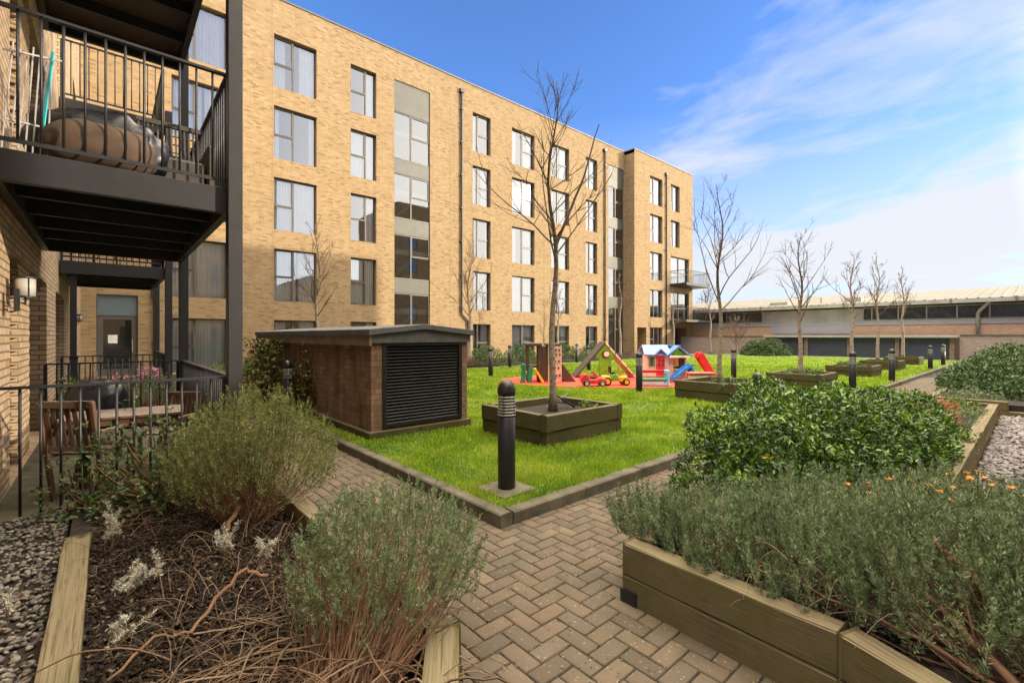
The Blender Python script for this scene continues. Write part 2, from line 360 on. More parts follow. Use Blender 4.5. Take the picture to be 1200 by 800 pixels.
# ------------------------------------------------------------------ the ground
H0 = 0.0
BED_L = [(1.10,1.58),(1.10,8.2),(.98,8.2),(.98,5.1),(-.21,5.1),(-.21,.2),(.42,.2),(.62,.95)]    # rough keep-out for paving
def in_poly(x, y, poly):
    c = False; j = len(poly)-1
    for i in range(len(poly)):
        xi, yi = poly[i]; xj, yj = poly[j]
        if (yi > y) != (yj > y) and x < (xj-xi)*(y-yi)/(yj-yi)+xi: c = not c
        j = i
    return c
struct('ground', MB().box(-200,400,-200,300,-.5,-.06).mesh('ground'), M['ground'])
struct('path_base', MB().box(-6,34,-9.9,21.9,-.055,-.012).mesh('path_base'), M['joint'])

RB_OUT = [(2.2,1.55),(2.17,.5),(1.68,-.75),(4.6,-.75),(4.6,.45),(11.5,.45),(11.5,1.55)]
def pavers():
    rnd = random.Random(3); vs = []; fs = []; w = .1; g = .0046; ch = .005
    def brick(x0, x1, y0, y1):
        dz = rnd.gauss(0, .0012); b = len(vs); x0 += g; x1 -= g; y0 += g; y1 -= g
        tx = rnd.gauss(0,.004); ty = rnd.gauss(0,.004)
        for (i, z) in ((0,-.03),(0,-.004),(ch,0)):
            for X, Y in ((x0+i,y0+i),(x1-i,y0+i),(x1-i,y1-i),(x0+i,y1-i)):
                vs.append((X, Y, z+dz+(X-x0)*tx+(Y-y0)*ty))
        for r in (0,1):
            for k in range(4): a = b+r*4+k; c = b+r*4+(k+1)%4; fs.append((a, c, c+4, a+4))
        fs.append((b+8,b+9,b+10,b+11))
    def ok(x, y):
        if x < -.3 or y < -.8: return False
        if x > 2.41 and y > 2.86: return False
        if y > 9.5 or x > 22: return False
        if x < .98 and y > 1.2 : return False
        if in_poly(x, y, RB_IN) or in_poly(x, y, BED_IN): return False
        return True
    for a in range(-4, 222):
        for b in range(-9, 96):
            c = (a-b) % 4; x = a*w; y = b*w
            if c == 0 and ok(x+w, y+w/2): brick(x, x+2*w, y, y+w)
            if c == 3 and ok(x+w/2, y+w): brick(x, x+w, y, y+2*w)
    return np_mesh('path', vs, fs)
RB_IN = [(2.32,1.43),(2.32,.5),(1.84,-.75),(4.5,-.75),(4.5,.5),(11.4,.5),(11.4,1.43)]
BED_IN = [(.99,1.62),(.99,5.2),(-.2,5.2),(-.2,.2),(.35,.2)]
struct('path', pavers(), M['paver'])

# lawn and its kerb
def lawn_mesh():
    xs = np.concatenate([np.linspace(2.42,8,70), np.linspace(8.15,36.4,70)]); ys = np.concatenate([np.linspace(2.87,8,60), np.linspace(8.2,15.9,30)])
    X, Y = np.meshgrid(xs, ys); rs = np.random.RandomState(1)
    Z = .088 + .012*np.sin(X*1.7+Y*.6)*np.cos(Y*1.3-X*.4) + rs.rand(*X.shape)*.012
    V = np.stack([X, Y, Z], -1).reshape(-1,3); n = len(xs); m = len(ys)
    i = np.arange(n-1)[None,:] + n*np.arange(m-1)[:,None]; F = np.stack([i, i+1, i+1+n, i+n], -1).reshape(-1,4)
    return np_mesh('lawn', V, F, True)
struct('lawn', lawn_mesh(), M['lawn'])
def kerb():
    rnd = random.Random(5); m = MB(); z = .105
    def stones(p, q, w, L=.9):
        p = Vector(p); q = Vector(q); d = q-p; n = max(1, round(d.length/L)); e = d.normalized(); s = Vector((-e.y, e.x))*w
        for i in range(n):
            a = p+d*(i/n)+e*.003; b = p+d*((i+1)/n)-e*.003; dz = rnd.gauss(0,.002); s2 = s*1
            ch = .012; o = s.normalized()*ch
            P0 = [(a.x,a.y),(b.x,b.y),(b.x+s.x,b.y+s.y),(a.x+s.x,a.y+s.y)]
            Q0 = [(a.x+o.x,a.y+o.y),(b.x+o.x,b.y+o.y),(b.x+s.x-o.x,b.y+s.y-o.y),(a.x+s.x-o.x,a.y+s.y-o.y)]
            vs = [(x,y,-.03) for x,y in P0]+[(x,y,z+dz-ch) for x,y in P0]+[(x,y,z+dz) for x,y in Q0]
            fs = [(3,2,1,0)]+[(r*4+k, r*4+(k+1)%4, r*4+4+(k+1)%4, r*4+4+k) for r in (0,1) for k in range(4)]+[(8,9,10,11)]
            m.add(vs, fs)
    stones((2.43,2.75), (36.4,2.75), .12); stones((2.30,16), (2.30,2.75), .12)
    m.add([],[])
    stones((36.4,15.9), (2.43,15.9), .12, 1.8)
    return m.mesh('kerb')
k = struct('kerb', kerb(), M['concrete'])
struct('planting_strip', MB().box(2.3,31,17.6,21.95,-.02,.10).mesh('planting_strip'), M['soil'])
struct('play_surface', MB().slab([(11.75+3.5*math.cos(t)*.752+2.05*math.sin(t)*.659, 8.6-3.5*math.cos(t)*.659+2.05*math.sin(t)*.752) for t in [2*math.pi*i/48 for i in range(48)]], .05, .125).mesh('play_surface'), M['rubber'])

# ------------------------------------------------------------------ wall helper
def wall_holes(mb, a0, a1, z0, z1, holes, plane, axis, depth):
    A = sorted({a0,a1,*[h[0] for h in holes],*[h[1] for h in holes]}); Z = sorted({z0,z1,*[h[2] for h in holes],*[h[3] for h in holes]})
    A = [a for a in A if a0 <= a <= a1]; Z = [z for z in Z if z0 <= z <= z1]
    def pt(a, z, d=0): return (a, plane+d, z) if axis == 'x' else (plane-d, a, z)
    for i in range(len(A)-1):
        for j in range(len(Z)-1):
            ca = (A[i]+A[i+1])/2; cz = (Z[j]+Z[j+1])/2
            if any(h[0] < ca < h[1] and h[2] < cz < h[3] for h in holes): continue
            q = [pt(A[i],Z[j]),pt(A[i+1],Z[j]),pt(A[i+1],Z[j+1]),pt(A[i],Z[j+1])]
            mb.add(q, [(0,1,2,3)])
    for h in holes:
        p, q, r, s = h[:4]; D = h[4] if len(h) > 4 else depth
        for (u, v) in (((p,r),(p,s)),((q,s),(q,r)),((p,s),(q,s)),((q,r),(p,r))):
            mb.add([pt(*u),pt(*v),pt(*v,D),pt(*u,D)], [(0,1,2,3)])

CACHE = {}
def window(root, w, h, loc, rz, split='L', frac=.6, cur='both', vs_=.47, seed=0, frame='frame', rows=True, glass='glass', fw=.045):
    """window part: frame mesh in local xz plane (outward = -y), sub-parts pane and curtain. split = which light has a transom"""
    key = (round(w,3), round(h,3), split, frac, vs_, frame, glass)
    if key not in CACHE:
        m = MB(); d0, d1 = 0, .07; xm = w*frac
        m.box(0,w,d0,d1,0,fw); m.box(0,w,d0,d1,h-fw,h); m.box(0,fw,d0,d1,fw,h-fw); m.box(w-fw,w,d0,d1,fw,h-fw)
        if split: m.box(xm-fw*.75,xm+fw*.75,d0-.005,d1,fw,h-fw)
        zt = h*vs_
        if 'L' in split:
            m.box(fw,xm-fw*.75,d0+.002,d1,zt-fw*.6,zt+fw*.6)
            s = .03; a, b = fw, xm-fw*.75; c0, c1 = zt+fw*.6, h-fw     # opening sash
            for q in ((a,a+s,c0,c1),(b-s,b,c0,c1),(a+s,b-s,c0,c0+s),(a+s,b-s,c1-s,c1)): m.box(q[0],q[1],d0-.012,d1-.02,q[2],q[3])
        if 'R' in split:
            m.box(xm+fw*.75,w-fw,d0+.002,d1,zt-fw*.6,zt+fw*.6)
            s = .03; a, b = xm+fw*.75, w-fw; c0, c1 = zt+fw*.6, h-fw
            for q in ((a,a+s,c0,c1),(b-s,b,c0,c1),(a+s,b-s,c0,c0+s),(a+s,b-s,c1-s,c1)): m.box(q[0],q[1],d0-.012,d1-.02,q[2],q[3])
        m.box(-.01,w+.01,-.03,d0-.001,-.03,.012)
        fm = m.mesh('window'); fm.materials.append(M[frame])
        p = MB().add([(fw*.5,.035,fw*.5),(w-fw*.5,.035,fw*.5),(w-fw*.5,.035,h-fw*.5),(fw*.5,.035,h-fw*.5)],[(0,1,2,3)]).mesh('pane'); p.materials.append(M[glass])
        CACHE[key] = (fm, p)
    fm, p = CACHE[key]
    o = link('window', fm, None, root, Vector(loc)-Vector(root.location), rz)
    link('pane', p, None, o)
    rnd = random.Random(seed)
    spans = {'both': [(0,.30),(.62,1)], 'full': [(0,1)], 'left': [(0,.45)], 'right': [(.6,1)], 'none': [], 'most': [(0,.55),(.6,1)], 'edges': [(0,.16),(.86,1)]}[cur]
    for a, b in spans:
        ck = ('cur', round(w,2), round(h,2), a, b, seed % 3)
        if ck not in CACHE:
            n = max(6, int((b-a)*w/.035)); V = []; F = []
            for i in range(n+1):
                x = w*(a+(b-a)*i/n); y = .16 + .028*math.sin(i*1.9+seed) + .012*math.sin(i*.7+seed*2)
                V += [(x,y,.03),(x*.99+w*.005,y,h-.04)]
            for i in range(n): F.append((2*i,2*i+2,2*i+3,2*i+1))
            cm = bpy.data.meshes.new('curtain'); cm.from_pydata(V, [], F); cm.materials.append(M['curtain']); cm.polygons.foreach_set('use_smooth',[True]*len(F)); CACHE[ck] = cm
        link('curtain', CACHE[ck], None, o)
    return o

# ------------------------------------------------------------------ main apartment building
FY = 22.0; PITCH = 3.13; TOPS = [2.17+PITCH*i for i in range(5)]; WH = 2.30
def rowz(i): return (max(.05, TOPS[i]-WH), TOPS[i])
main = thing('apartment_building', 'long five storey yellow brick apartment building with grey framed windows', 'apartment building', (15,FY,0))
XW = 31.37; WY = 21.08; XE = 40.7; TOPZ = 16.25
cols = [('c0',1.86,3.70,'L',.42),('c1',5.47,7.28,'L',.46),('c2',8.88,10.2,'L',.62),('c4',16.21,17.56,'R',.33),('c5',19.29,21.28,'R',.50),('c6',22.87,24.7,'R',.42),('c7',26.53,27.87,'R',.45)]
holes = []
for n_, a, b, s_, f_ in cols:
    for i in range(5): holes.append((a, b, *rowz(i)))
BAY1 = (11.18, 13.31); BAY2 = (29.24, 31.25); BAYZ = [(.1,3.71),(4.48,6.78),(7.64,9.96),(10.74,13.17)]
for a, b in (BAY1, BAY2): holes.append((a, b, .05, 14.78, .14))
holes.append((-.29,.86,.02,2.98,.18))
m = MB(); wall_holes(m, -.7, XW, -.1, TOPZ, holes, FY, 'x', .24)
# wing: side face, front face
WH_HOLES = []
for i in range(1,5): WH_HOLES.append((33.6,35.5,*rowz(i)))
for i in (3,4): WH_HOLES.append((36.85,38.35,*rowz(i)))
for i in (1,2): WH_HOLES.append((36.85,40.0,rowz(i)[0]-.1,rowz(i)[1]))
WH_HOLES += [(33.6,35.5,.45,2.17),(31.75,33.05,.02,2.15,1.2),(37.2,39.6,.02,2.17,1.0)]
wall_holes(m, XW, XE, -.1, TOPZ, WH_HOLES, WY, 'x', .26)
m.add([(XW,FY+.25,-.1),(XW,WY,-.1),(XW,WY,TOPZ),(XW,FY+.25,TOPZ)],[(0,1,2,3)])
m.add([(XE,WY,-.1),(XE,34,-.1),(XE,34,TOPZ),(XE,WY,TOPZ)],[(0,1,2,3)])
m.add([(XE,34,-.1),(-.7,34,-.1),(-.7,34,TOPZ),(XE,34,TOPZ)],[(0,1,2,3)])
part('wall', m, M['brick'], main)
m = MB(); m.box(-.9,XW-.01,FY+.001,33.9,TOPZ-.25,TOPZ-.02); m.box(XW,XE-.01,WY+.01,33.9,TOPZ-.25,TOPZ-.02); part('roof', m, M['felt'], main)
m = MB(); m.box(-.9,XW-.04,FY-.04,FY+.25,TOPZ,TOPZ+.06); m.box(XW-.04,XE+.04,WY-.04,WY+.25,TOPZ,TOPZ+.06); m.box(XE-.2,XE+.04,WY+.25,34,TOPZ,TOPZ+.06); m.box(XW-.04,XW+.2,WY+.25,34,TOPZ,TOPZ+.06)
part('coping', m, M['coping'], main)
m = MB(); 
for i in range(1,5): m.box(-.6,XE-.1,FY+.3,30,TOPS[i]-WH-.35,TOPS[i]-WH-.08); m.box(XW+.1,XE-.1,WY+.3,FY+.3,TOPS[i]-WH-.35,TOPS[i]-WH-.08)
part('floor_slab', m, M['plaster'], main)
m = MB(); m.box(-.6,XE-.2,26,26.2,0,TOPZ-.3)
for x in (4.6,8.1,10.7,13.8,18.4,22.1,25.6,28.6,31.5,36.1): m.box(x,x+.12,FY+.3,26,0,TOPZ-.3)
part('inner_wall', m, M['plaster'], main)
for x in (5.40, 14.6, 22.15): part('movement_joint', MB().box(x-.009,x+.009,FY-.003,FY+.01,.1,TOPZ-.01), M['fascia'], main)
rc = random.Random(11)
for n_, a, b, s_, f_ in cols:
    for i in range(5):
        z0, z1 = rowz(i)
        cur = {'c0': ['full','full','full','most','full'], 'c1': ['most','full','both','full','both'], 'c2': ['right','most','right','most','right']}.get(n_) or rc.choice(['both','full','most','both','full','right','left','both','edges','full'])
        if isinstance(cur, list): cur = cur[i]
        if n_ == 'c1': cur = ['both','most','full','edges','both'][i]
        window(main, b-a, z1-z0, (a, FY+.17, z0), 0, s_, f_, cur, seed=rc.randint(0,99))
for a, b in (BAY1, BAY2):
    for z0, z1 in BAYZ:
        window(main, b-a, z1-z0, (a, FY+.07, z0), 0, 'R', .47, 'none', vs_=.52)
    for z0, z1 in ((3.71,4.48),(6.78,7.64),(9.96,10.74),(13.17,14.78)):
        part('spandrel_panel', MB().box(a,b,FY+.05,FY+.12,z0+.012,z1-.012), M['panel'], main)
# stair flights seen behind the bay glass
for a, b in (BAY1, BAY2):
    for i in range(4):
        z = .3+PITCH*i; m = MB()
        for k in range(9): m.box(a+.1+k*.2,a+.34+k*.2,FY+1.2,FY+2.3,z+k*.175,z+k*.175+.17)
        m.bar((a+.1,FY+1.15,z+.95),(a+1.9,FY+1.15,z+.95+1.55),.05)
        part('stair_flight', m, M['plaster'], main)
for (a,b,z0,z1) in [h[:4] for h in WH_HOLES[:8]]+[WH_HOLES[8][:4]]:
    big = b-a > 2.5
    window(main, b-a, z1-z0, (a, WY+.18, z0), 0, 'L' if not big else 'LR', .42 if not big else .5, 'full' if z0 > 3 else 'edges', vs_=.42, seed=rc.randint(0,99))
# ground floor doors: wing lobby, wing patio, communal door on the left
def door(x0, x1, y, z1, mat, note=None, pane=None):
    m = MB(); m.box(x0,x1,y,y+.05,.02,z1)
    o = part('door', m, mat, main)
    return o
part('door', MB().box(31.9,33.0,WY+1.1,WY+1.16,.02,2.12), M['panel_blue'], main)
part('door', MB().box(37.25,39.5,WY+.9,WY+.96,.02,2.14), M['dead_glass'], main)
dr = MB(); x0, x1, y = -.27, .84, FY+.12
dr.box(x0,x0+.16,y,y+.08,.03,2.2); dr.box(x1-.16,x1,y,y+.08,.03,2.2); dr.box(x0+.16,x1-.16,y,y+.08,2.08,2.2); dr.box(x0+.16,x1-.16,y,y+.08,.03,.28)
do = part('door', dr, M['frame'], main)
def sub(name, mb, mat, parent, smooth=None): return part(name, mb, mat, parent, True, smooth)
sub('pane', MB().add([(x0+.14,y+.04,.26),(x1-.14,y+.04,.26),(x1-.14,y+.04,2.1),(x0+.14,y+.04,2.1)],[(0,1,2,3)]), M['glass_dark'], do)
sub('notice', MB().box(.02,.28,y+.015,y+.03,1.22,1.52), M['white_paint'], do)
sub('handle', MB().tube([(.70,y-.02,.85),(.70,y-.05,.9),(.70,y-.05,1.3),(.70,y-.02,1.35)], .014), M['gutter'], do)
part('spandrel_panel', MB().box(x0,x1,FY+.10,FY+.16,2.22,2.96), M['panel_blue'], main)
for x, yy, top, kink in ((15.36,FY,15.5,True),(28.71,FY,15.6,False),(36.0,WY,15.2,False),(1.35,FY,3.0,False)):
    m = MB(); y = yy-.09
    pts = [(x,y,top)] + ([(x,y,2.75),(x+.45,y,2.35)] if kink else []) + [(x+(.45 if kink else 0),y,.0)]
    m.tube(pts, .055, 10); m.box(x-.12,x+.12,y-.09,y+.085,top-.02,top+.2)
    for zz in np.arange(1.2, top, 1.9):
        xx = x+.45 if (kink and zz < 2.3) else x
        m.box(xx-.085,xx+.085,y-.07,y+.088,zz,zz+.05)
    part('downpipe', m, M['metal'], main, smooth=False)
# wing balconies
for i in (1,2):
    z = rowz(i)[0]-.15; bx0, bx1, by0, by1 = 36.7, 40.9, 19.55, WY-.003
    m = MB(); m.box(bx0,bx1,by0,by1,z-.20,z)
    bo = part('balcony', m, M['metal'] if i == 2 else M['panel'], main)
    r = MB()
    for (p, q) in (((bx0+.03,by1),(bx0+.03,by0+.03)),((bx0+.03,by0+.03),(bx1-.03,by0+.03)),((bx1-.03,by0+.03),(bx1-.03,by1))):
        P_ = Vector((*p,z+1.08)); Q_ = Vector((*q,z+1.08)); r.bar(P_, Q_, .045)
        n = int((Q_-P_).length/.13)
        for k in range(n+1):
            c = P_.lerp(Q_, k/n); r.bar((c.x,c.y,z),(c.x,c.y,z+1.08), .014)
    sub('railing', r, M['metal'], bo)

# ------------------------------------------------------------------ left building (wall facing the balconies)
LX = -.70
lb = thing('brick_wing_building', 'brick building wall with deep doorways rising behind the balconies at far left', 'apartment building', (LX,12,0))
LH = []
for i in range(5):
    z0 = .05+PITCH*i
    LH += [(6.48,10.06,z0,z0+2.25,.34),(11.7,13.9,z0,z0+2.25,.24),(17.2,19.2,z0,z0+2.25,.24)]
LH += [(3.2,5.2,.05+PITCH*i,2.3+PITCH*i,.24) for i in range(5)]
m = MB(); wall_holes(m, 1.5, FY-.01, -.1, TOPZ, LH, LX, 'y', .24)
# toothed brick pier standing in the wide recess
for i in range(5):
    z0 = .05+PITCH*i
    for k in range(30):
        e = .055 if k % 2 else 0
        m.box(LX-.33,LX-.05,7.55-e,8.5+e,z0+k*.075,z0+k*.075+.0745)
m.add([(LX,1.5,-.1),(LX,1.5,TOPZ),(LX-7,1.5,TOPZ),(LX-7,1.5,-.1)],[(0,1,2,3)])
m.add([(LX-7,1.5,-.1),(LX-7,1.5,TOPZ),(LX-7,22,TOPZ),(LX-7,22,-.1)],[(0,1,2,3)])
part('wall', m, M['brick_near'], lb)
part('roof', MB().box(LX-6.99,LX-.01,1.51,FY-.02,TOPZ-.25,TOPZ-.02), M['felt'], lb)
part('coping', MB().box(LX-.25,LX+.04,1.46,FY-.05,TOPZ,TOPZ+.06), M['coping'], lb)
part('inner_wall', MB().box(LX-2.6,LX-2.5,1.6,21.8,0,TOPZ-.3), M['plaster'], lb)
for i in range(5):
    z0 = .05+PITCH*i
    for a, b, D in ((6.48,7.52,.26),(8.55,10.06,.26),(11.7,13.9,.17),(17.2,19.2,.17),(3.2,5.2,.17)):
        window(lb, b-a, 2.25, (LX-D, a, z0), R(90), 'L', .5, 'edges', seed=i, glass='glass_dark', frame='metal')

# ------------------------------------------------------------------ buildings behind the viewpoint (they shade the garden)
def rear(name, label, x0, x1, z1, y1=-10):
    t = thing(name, label, 'apartment building', ((x0+x1)/2, y1-5, 0)); m = MB(); hs = []
    nf = int(z1/PITCH); nx = max(1, int((x1-x0)/3.4))
    for i in range(nf):
        for k in range(nx):
            c = x0+(x1-x0)*(k+.5)/nx; hs.append((c-.8, c+.8, .3+PITCH*i, .3+PITCH*i+2.0))
    mm = MB(); wall_holes(mm, x0, x1, -.1, z1, hs, 0, 'x', .2)
    mm.v = [(x, y1-y, z) for x, y, z in mm.v]; m.add(mm.v, mm.f)
    m.add([(x0,y1,-.1),(x0,y1-12,-.1),(x0,y1-12,z1),(x0,y1,z1)],[(0,1,2,3)]); m.add([(x1,y1,-.1),(x1,y1-12,-.1),(x1,y1-12,z1),(x1,y1,z1)],[(0,1,2,3)])
    m.add([(x0,y1-12,-.1),(x1,y1-12,-.1),(x1,y1-12,z1),(x0,y1-12,z1)],[(0,1,2,3)])
    part('wall', m, M['brick'], t); part('roof', MB().box(x0,x1,y1-12,y1-.01,z1-.2,z1), M['felt'], t)
    wm = MB().box(0,1.6,0,.06,0,2.0).mesh('window'); wm.materials.append(M['black'])
    gm = MB().box(.06,1.54,.061,.064,.06,1.94).mesh('pane'); gm.materials.append(M['glass'])
    for h in hs:
        o = link('window', wm, None, t, Vector((h[0], y1-.2, h[2]))-Vector(t.location)); link('pane', gm, None, o)
rear('apartment_building', 'tall brick block behind the viewpoint on the west side', -14, 13.8, 18.7)
rear('apartment_building', 'unseen low brick link block shaped to let sun between two taller blocks behind the viewpoint', 17, 28, 8.2)  # unseen mass, kept low so sun reaches the left wall
rear('apartment_building', 'unseen single low brick bay behind the viewpoint shaped to let sun past the tall west block', 13.81, 16.99, 6.9)  # added lower bay, opens the sun gap onto the nearest piers
rear('apartment_building', 'tall brick block behind the viewpoint on the east side', 28.01, 40.2, 18.7)

# ------------------------------------------------------------------ warehouse, stores, boundary walls on the right
wx = 42.0
wh = thing('warehouse', 'long low warehouse with cream ribbed metal roof and a strip of high windows', 'warehouse', (wx,6,0))
y0, y1 = -34, 32
part('wall', MB().box(wx,wx+22,y0,y1,-.1,2.26), M['brick_far'], wh)
part('sill_band', MB().box(wx-.06,wx+.3,y0,y1,2.265,2.42), M['cladding'], wh)
part('sill_band', MB().box(wx-.04,wx+.3,y0,y1,2.425,2.58), M['gutter'], wh)
part('grey_cladding', MB().box(wx-.05,wx-.003,9.3,14.8,1.62,2.255), M['cladding'], wh)
part('upper_wall', MB().box(wx+.2,wx+22,y0,y1,2.585,3.60), M['black'], wh)
n = 0; yy = y0
while yy < y1-1.6:
    o = link('window', CACHE.setdefault('whw', (lambda m_: (m_.materials.append(M['gutter']), m_)[1])(MB().box(-.03,.03,0,.07,0,.92).box(-.03,.03,.07,1.5,0,.05).box(-.03,.03,.07,1.5,.87,.92).mesh('window'))), None, wh, Vector((wx+.05, yy, 2.6))-Vector(wh.location))
    link('pane', CACHE.setdefault('whp', (lambda m_: (m_.materials.append(M['dead_glass']), m_)[1])(MB().box(-.005,.005,.07,1.5,.05,.87).mesh('pane'))), None, o)
    yy += 1.5
part('upper_wall', MB().box(wx-.05,wx+.2,8.5,15.5,2.59,3.5), M['gutter'], wh)
m = MB()                                   # ribbed roof, pitched up away from the garden
nr = 130; prof = []
for i in range(nr):
    yb = y0-.2+(y1-y0+.4)*i/nr; w = (y1-y0+.4)/nr
    prof += [(yb,0),(yb+w*.70,0),(yb+w*.78,.035),(yb+w*.92,.035)]
prof.append((y1+.2,0))
V = []; 
for (x, z) in ((wx-.7,3.86),(wx+13,5.45),(wx+26,3.9)):
    V += [(x, y, z+h) for y, h in prof]
k = len(prof); m.add(V, [(j*k+i, j*k+i+1, (j+1)*k+i+1, (j+1)*k+i) for j in (0,1) for i in range(k-1)])
part('roof', m, M['roof_metal'], wh)
part('gutter', MB().box(wx-.82,wx-.55,y0-.2,y1+.2,3.60,3.85), M['gutter'], wh)
part('soffit', MB().box(wx-.6,wx+.2,y0,y1,3.605,3.64), M['fascia'], wh)
m = MB()
for yb in np.arange(y0, y1, 2.9): m.box(wx-.86,wx-.50,yb,yb+.12,3.58,3.9)
part('gutter_bracket', m, M['fascia'], wh)
part('downpipe', MB().tube([(wx-.66,2.0,3.62),(wx-.3,2.45,3.1),(wx-.14,2.55,2.9),(wx-.14,2.55,1.55)], .10, 10), M['gutter'], wh, smooth=True)
m = MB()
m.box(wx+1.2,wx+2.6,8.9,9.9,4.05,4.42)
part('roof_vent', m, M['gutter'], wh); part('roof_vent', MB().box(wx+1.0,wx+1.7,13.9,15.3,3.98,4.3), M['gutter'], wh)
part('flue', MB().tube([(wx+1.5,11.6,4),(wx+1.5,11.6,4.6)], .06, 8), M['gutter'], wh)

st = thing('bin_store', 'low flat roofed store with dark blue panels along the far edge of the lawn', 'store', (38,8,0))
part('roof', MB().box(37.7,41.5,3.15,13.9,1.36,1.50), M['gutter'], st, bev=.01)
for k in range(4):
    a = 3.55+k*2.55; part('panel', MB().box(38.0,38.06,a,a+2.3,-.05,1.35), M['store_panel'], st)
    sl_ = MB()
for k in range(5):
    a = 3.3+k*2.55; part('post', MB().box(37.93,38.15,a,a+.22,-.06,1.355), M['fascia'], st)
part('inner_wall', MB().box(38.3,41.4,3.3,13.8,-.06,1.35), M['black'], st)
bw = thing('boundary_wall', 'grey brick boundary wall right of the dark panelled store', 'wall', (38.3,-8,0))
part('wall', MB().box(38.2,38.45,-26,3.1,-.06,1.50), M['brick_grey'], bw); part('coping', MB().box(38.15,38.5,-26,3.1,1.503,1.56), M['coping'], bw)
bw = thing('boundary_wall', 'brick garden wall between the store and the end of the apartment building', 'wall', (38.3,17,0))
part('wall', MB().box(38.4,38.65,14.0,21.0,-.06,1.42), M['brick_grey'], bw); part('coping', MB().box(38.35,38.7,14.0,21.0,1.423,1.47), M['coping'], bw)

# ------------------------------------------------------------------ plant room
pr = thing('plant_room', 'low brown brick plant room with black louvre doors and a shallow grey gable roof', 'outbuilding', (3.46,8.9,.1))
X0, X1, Y0, Y1 = 2.67, 4.25, 5.92, 12.0
part('wall', MB().box(X0,X0+.16,Y0,Y1,.05,1.42).box(X0+.161,2.83,Y0,Y0+.2,.05,1.42).box(4.14,X1,Y0,Y0+.2,.05,1.42).box(2.83,4.14,Y0+.02,Y0+.2,.05,.235).box(X1-.16,X1,Y0+.201,Y1,.05,1.42).box(X0+.161,X1-.161,Y1-.16,Y1,.05,1.42), M['brick_red'], pr)
part('plinth', MB().box(X0-.05,X1+.05,Y0-.05,Y1+.05,.04,.20), M['timber_dark'], pr, bev=.01)
xm = (X0+X1)/2; e = .07
part('gable', MB().prism([(X0-.03,1.40),(X1+.03,1.40),(X1+.03,1.50),(xm,1.585),(X0-.03,1.50)], Y0-.045, Y0-.005), M['felt'], pr)
part('roof', MB().prism([(X0-e,1.50),(X0-e,1.585),(xm,1.665),(X1+e,1.585),(X1+e,1.50),(xm,1.59)], Y0-.09, Y1+.1), M['felt'], pr, bev=.006)
part('fascia', MB().box(X0-.05,X0-.02,Y0-.06,Y1+.05,1.36,1.50), M['fascia'], pr)
f = MB(); f.box(2.83,2.885,Y0-.02,Y0+.06,.235,1.40); f.box(4.085,4.14,Y0-.02,Y0+.06,.235,1.40); f.box(2.885,4.085,Y0-.02,Y0+.06,1.355,1.40); f.box(2.885,4.085,Y0-.02,Y0+.06,.235,.28)
fo = part('louvre_door', f, M['black'], pr)
s = MB()
for k in range(24):
    z = .285+k*.0448; s.add([(2.885,Y0-.012,z),(4.085,Y0-.012,z),(4.085,Y0+.045,z+.048),(2.885,Y0+.045,z+.048),(2.885,Y0-.008,z-.006),(4.085,Y0-.008,z-.006),(4.085,Y0+.05,z+.042),(2.885,Y0+.05,z+.042)],[(0,1,2,3),(7,6,5,4),(0,4,5,1),(3,2,6,7),(0,3,7,4),(1,5,6,2)])
sub('louvre_slats', s, M['black'], fo)
part('inner_panel', MB().box(2.84,4.13,Y0+.1,Y0+.12,.24,1.4), M['black'], pr)
# ------------------------------------------------------------------ timber beds
def sleeper(root, p, q, w, z0, z1, mat, side=1, name='sleeper'):
    """timber running p->q (outer edge), thickness w towards the left (side=1) or right of the run"""
    p = Vector((*p,0)); q = Vector((*q,0)); d = q-p; L = d.length; a = math.atan2(d.y, d.x)
    m = MB(); y0, y1 = (0, w) if side == 1 else (-w, 0); n = max(2, int(L/.25)); rnd = random.Random(int(L*1000)+int(z0*999))
    rings = []
    for i in range(n+1):
        x = L*i/n; j = [rnd.gauss(0,.0018) for _ in range(8)]
        rings += [(x,y0+j[0],z0+j[1]),(x,y1+j[2],z0+j[3]),(x,y1+j[4],z1+j[5]),(x,y0+j[6],z1+j[7])]
    fs = [(i*4+k, (i+1)*4+k, (i+1)*4+(k+1)%4, i*4+(k+1)%4) for i in range(n) for k in range(4)]
    fs = [f[::-1] for f in fs] + [(0,1,2,3), (n*4+3,n*4+2,n*4+1,n*4)]
    m.add(rings, fs); me = m.mesh(name)
    o = link(name, me, mat, root, p-Vector(root.location), a); bevel(o, .008, 2); return o

bed = thing('raised_bed', 'low timber edged bed of bark mulch and woody rosemary at lower left', 'raised bed', (.45,3,0))
# path side: one long sleeper over another, then the cut corner towards the viewer
for z0, z1 in ((-.02,.115),(.12,.30)):
    sleeper(bed, (1.10,1.60), (1.10,5.15), .10, z0, z1, M['timber'], 1)
    sleeper(bed, (1.095,1.58), (.60,.86), .13, z0, z1, M['timber'], -1)
    sleeper(bed, (.60,.86), (.42,.20), .13, z0, z1, M['timber'], -1)
sleeper(bed, (-.205,.1), (-.205,4.05), .125, .02, .215, M['timber'], -1)
sleeper(bed, (-.205,5.15), (1.10,5.15), .07, -.02, .12, M['timber'], -1)
part('soil', MB().slab([(-.19,.1),(.40,.1),(.60,.9),(1.03,1.6),(1.03,5.12),(-.19,5.12)], -.03, .165), M['soil'], bed)

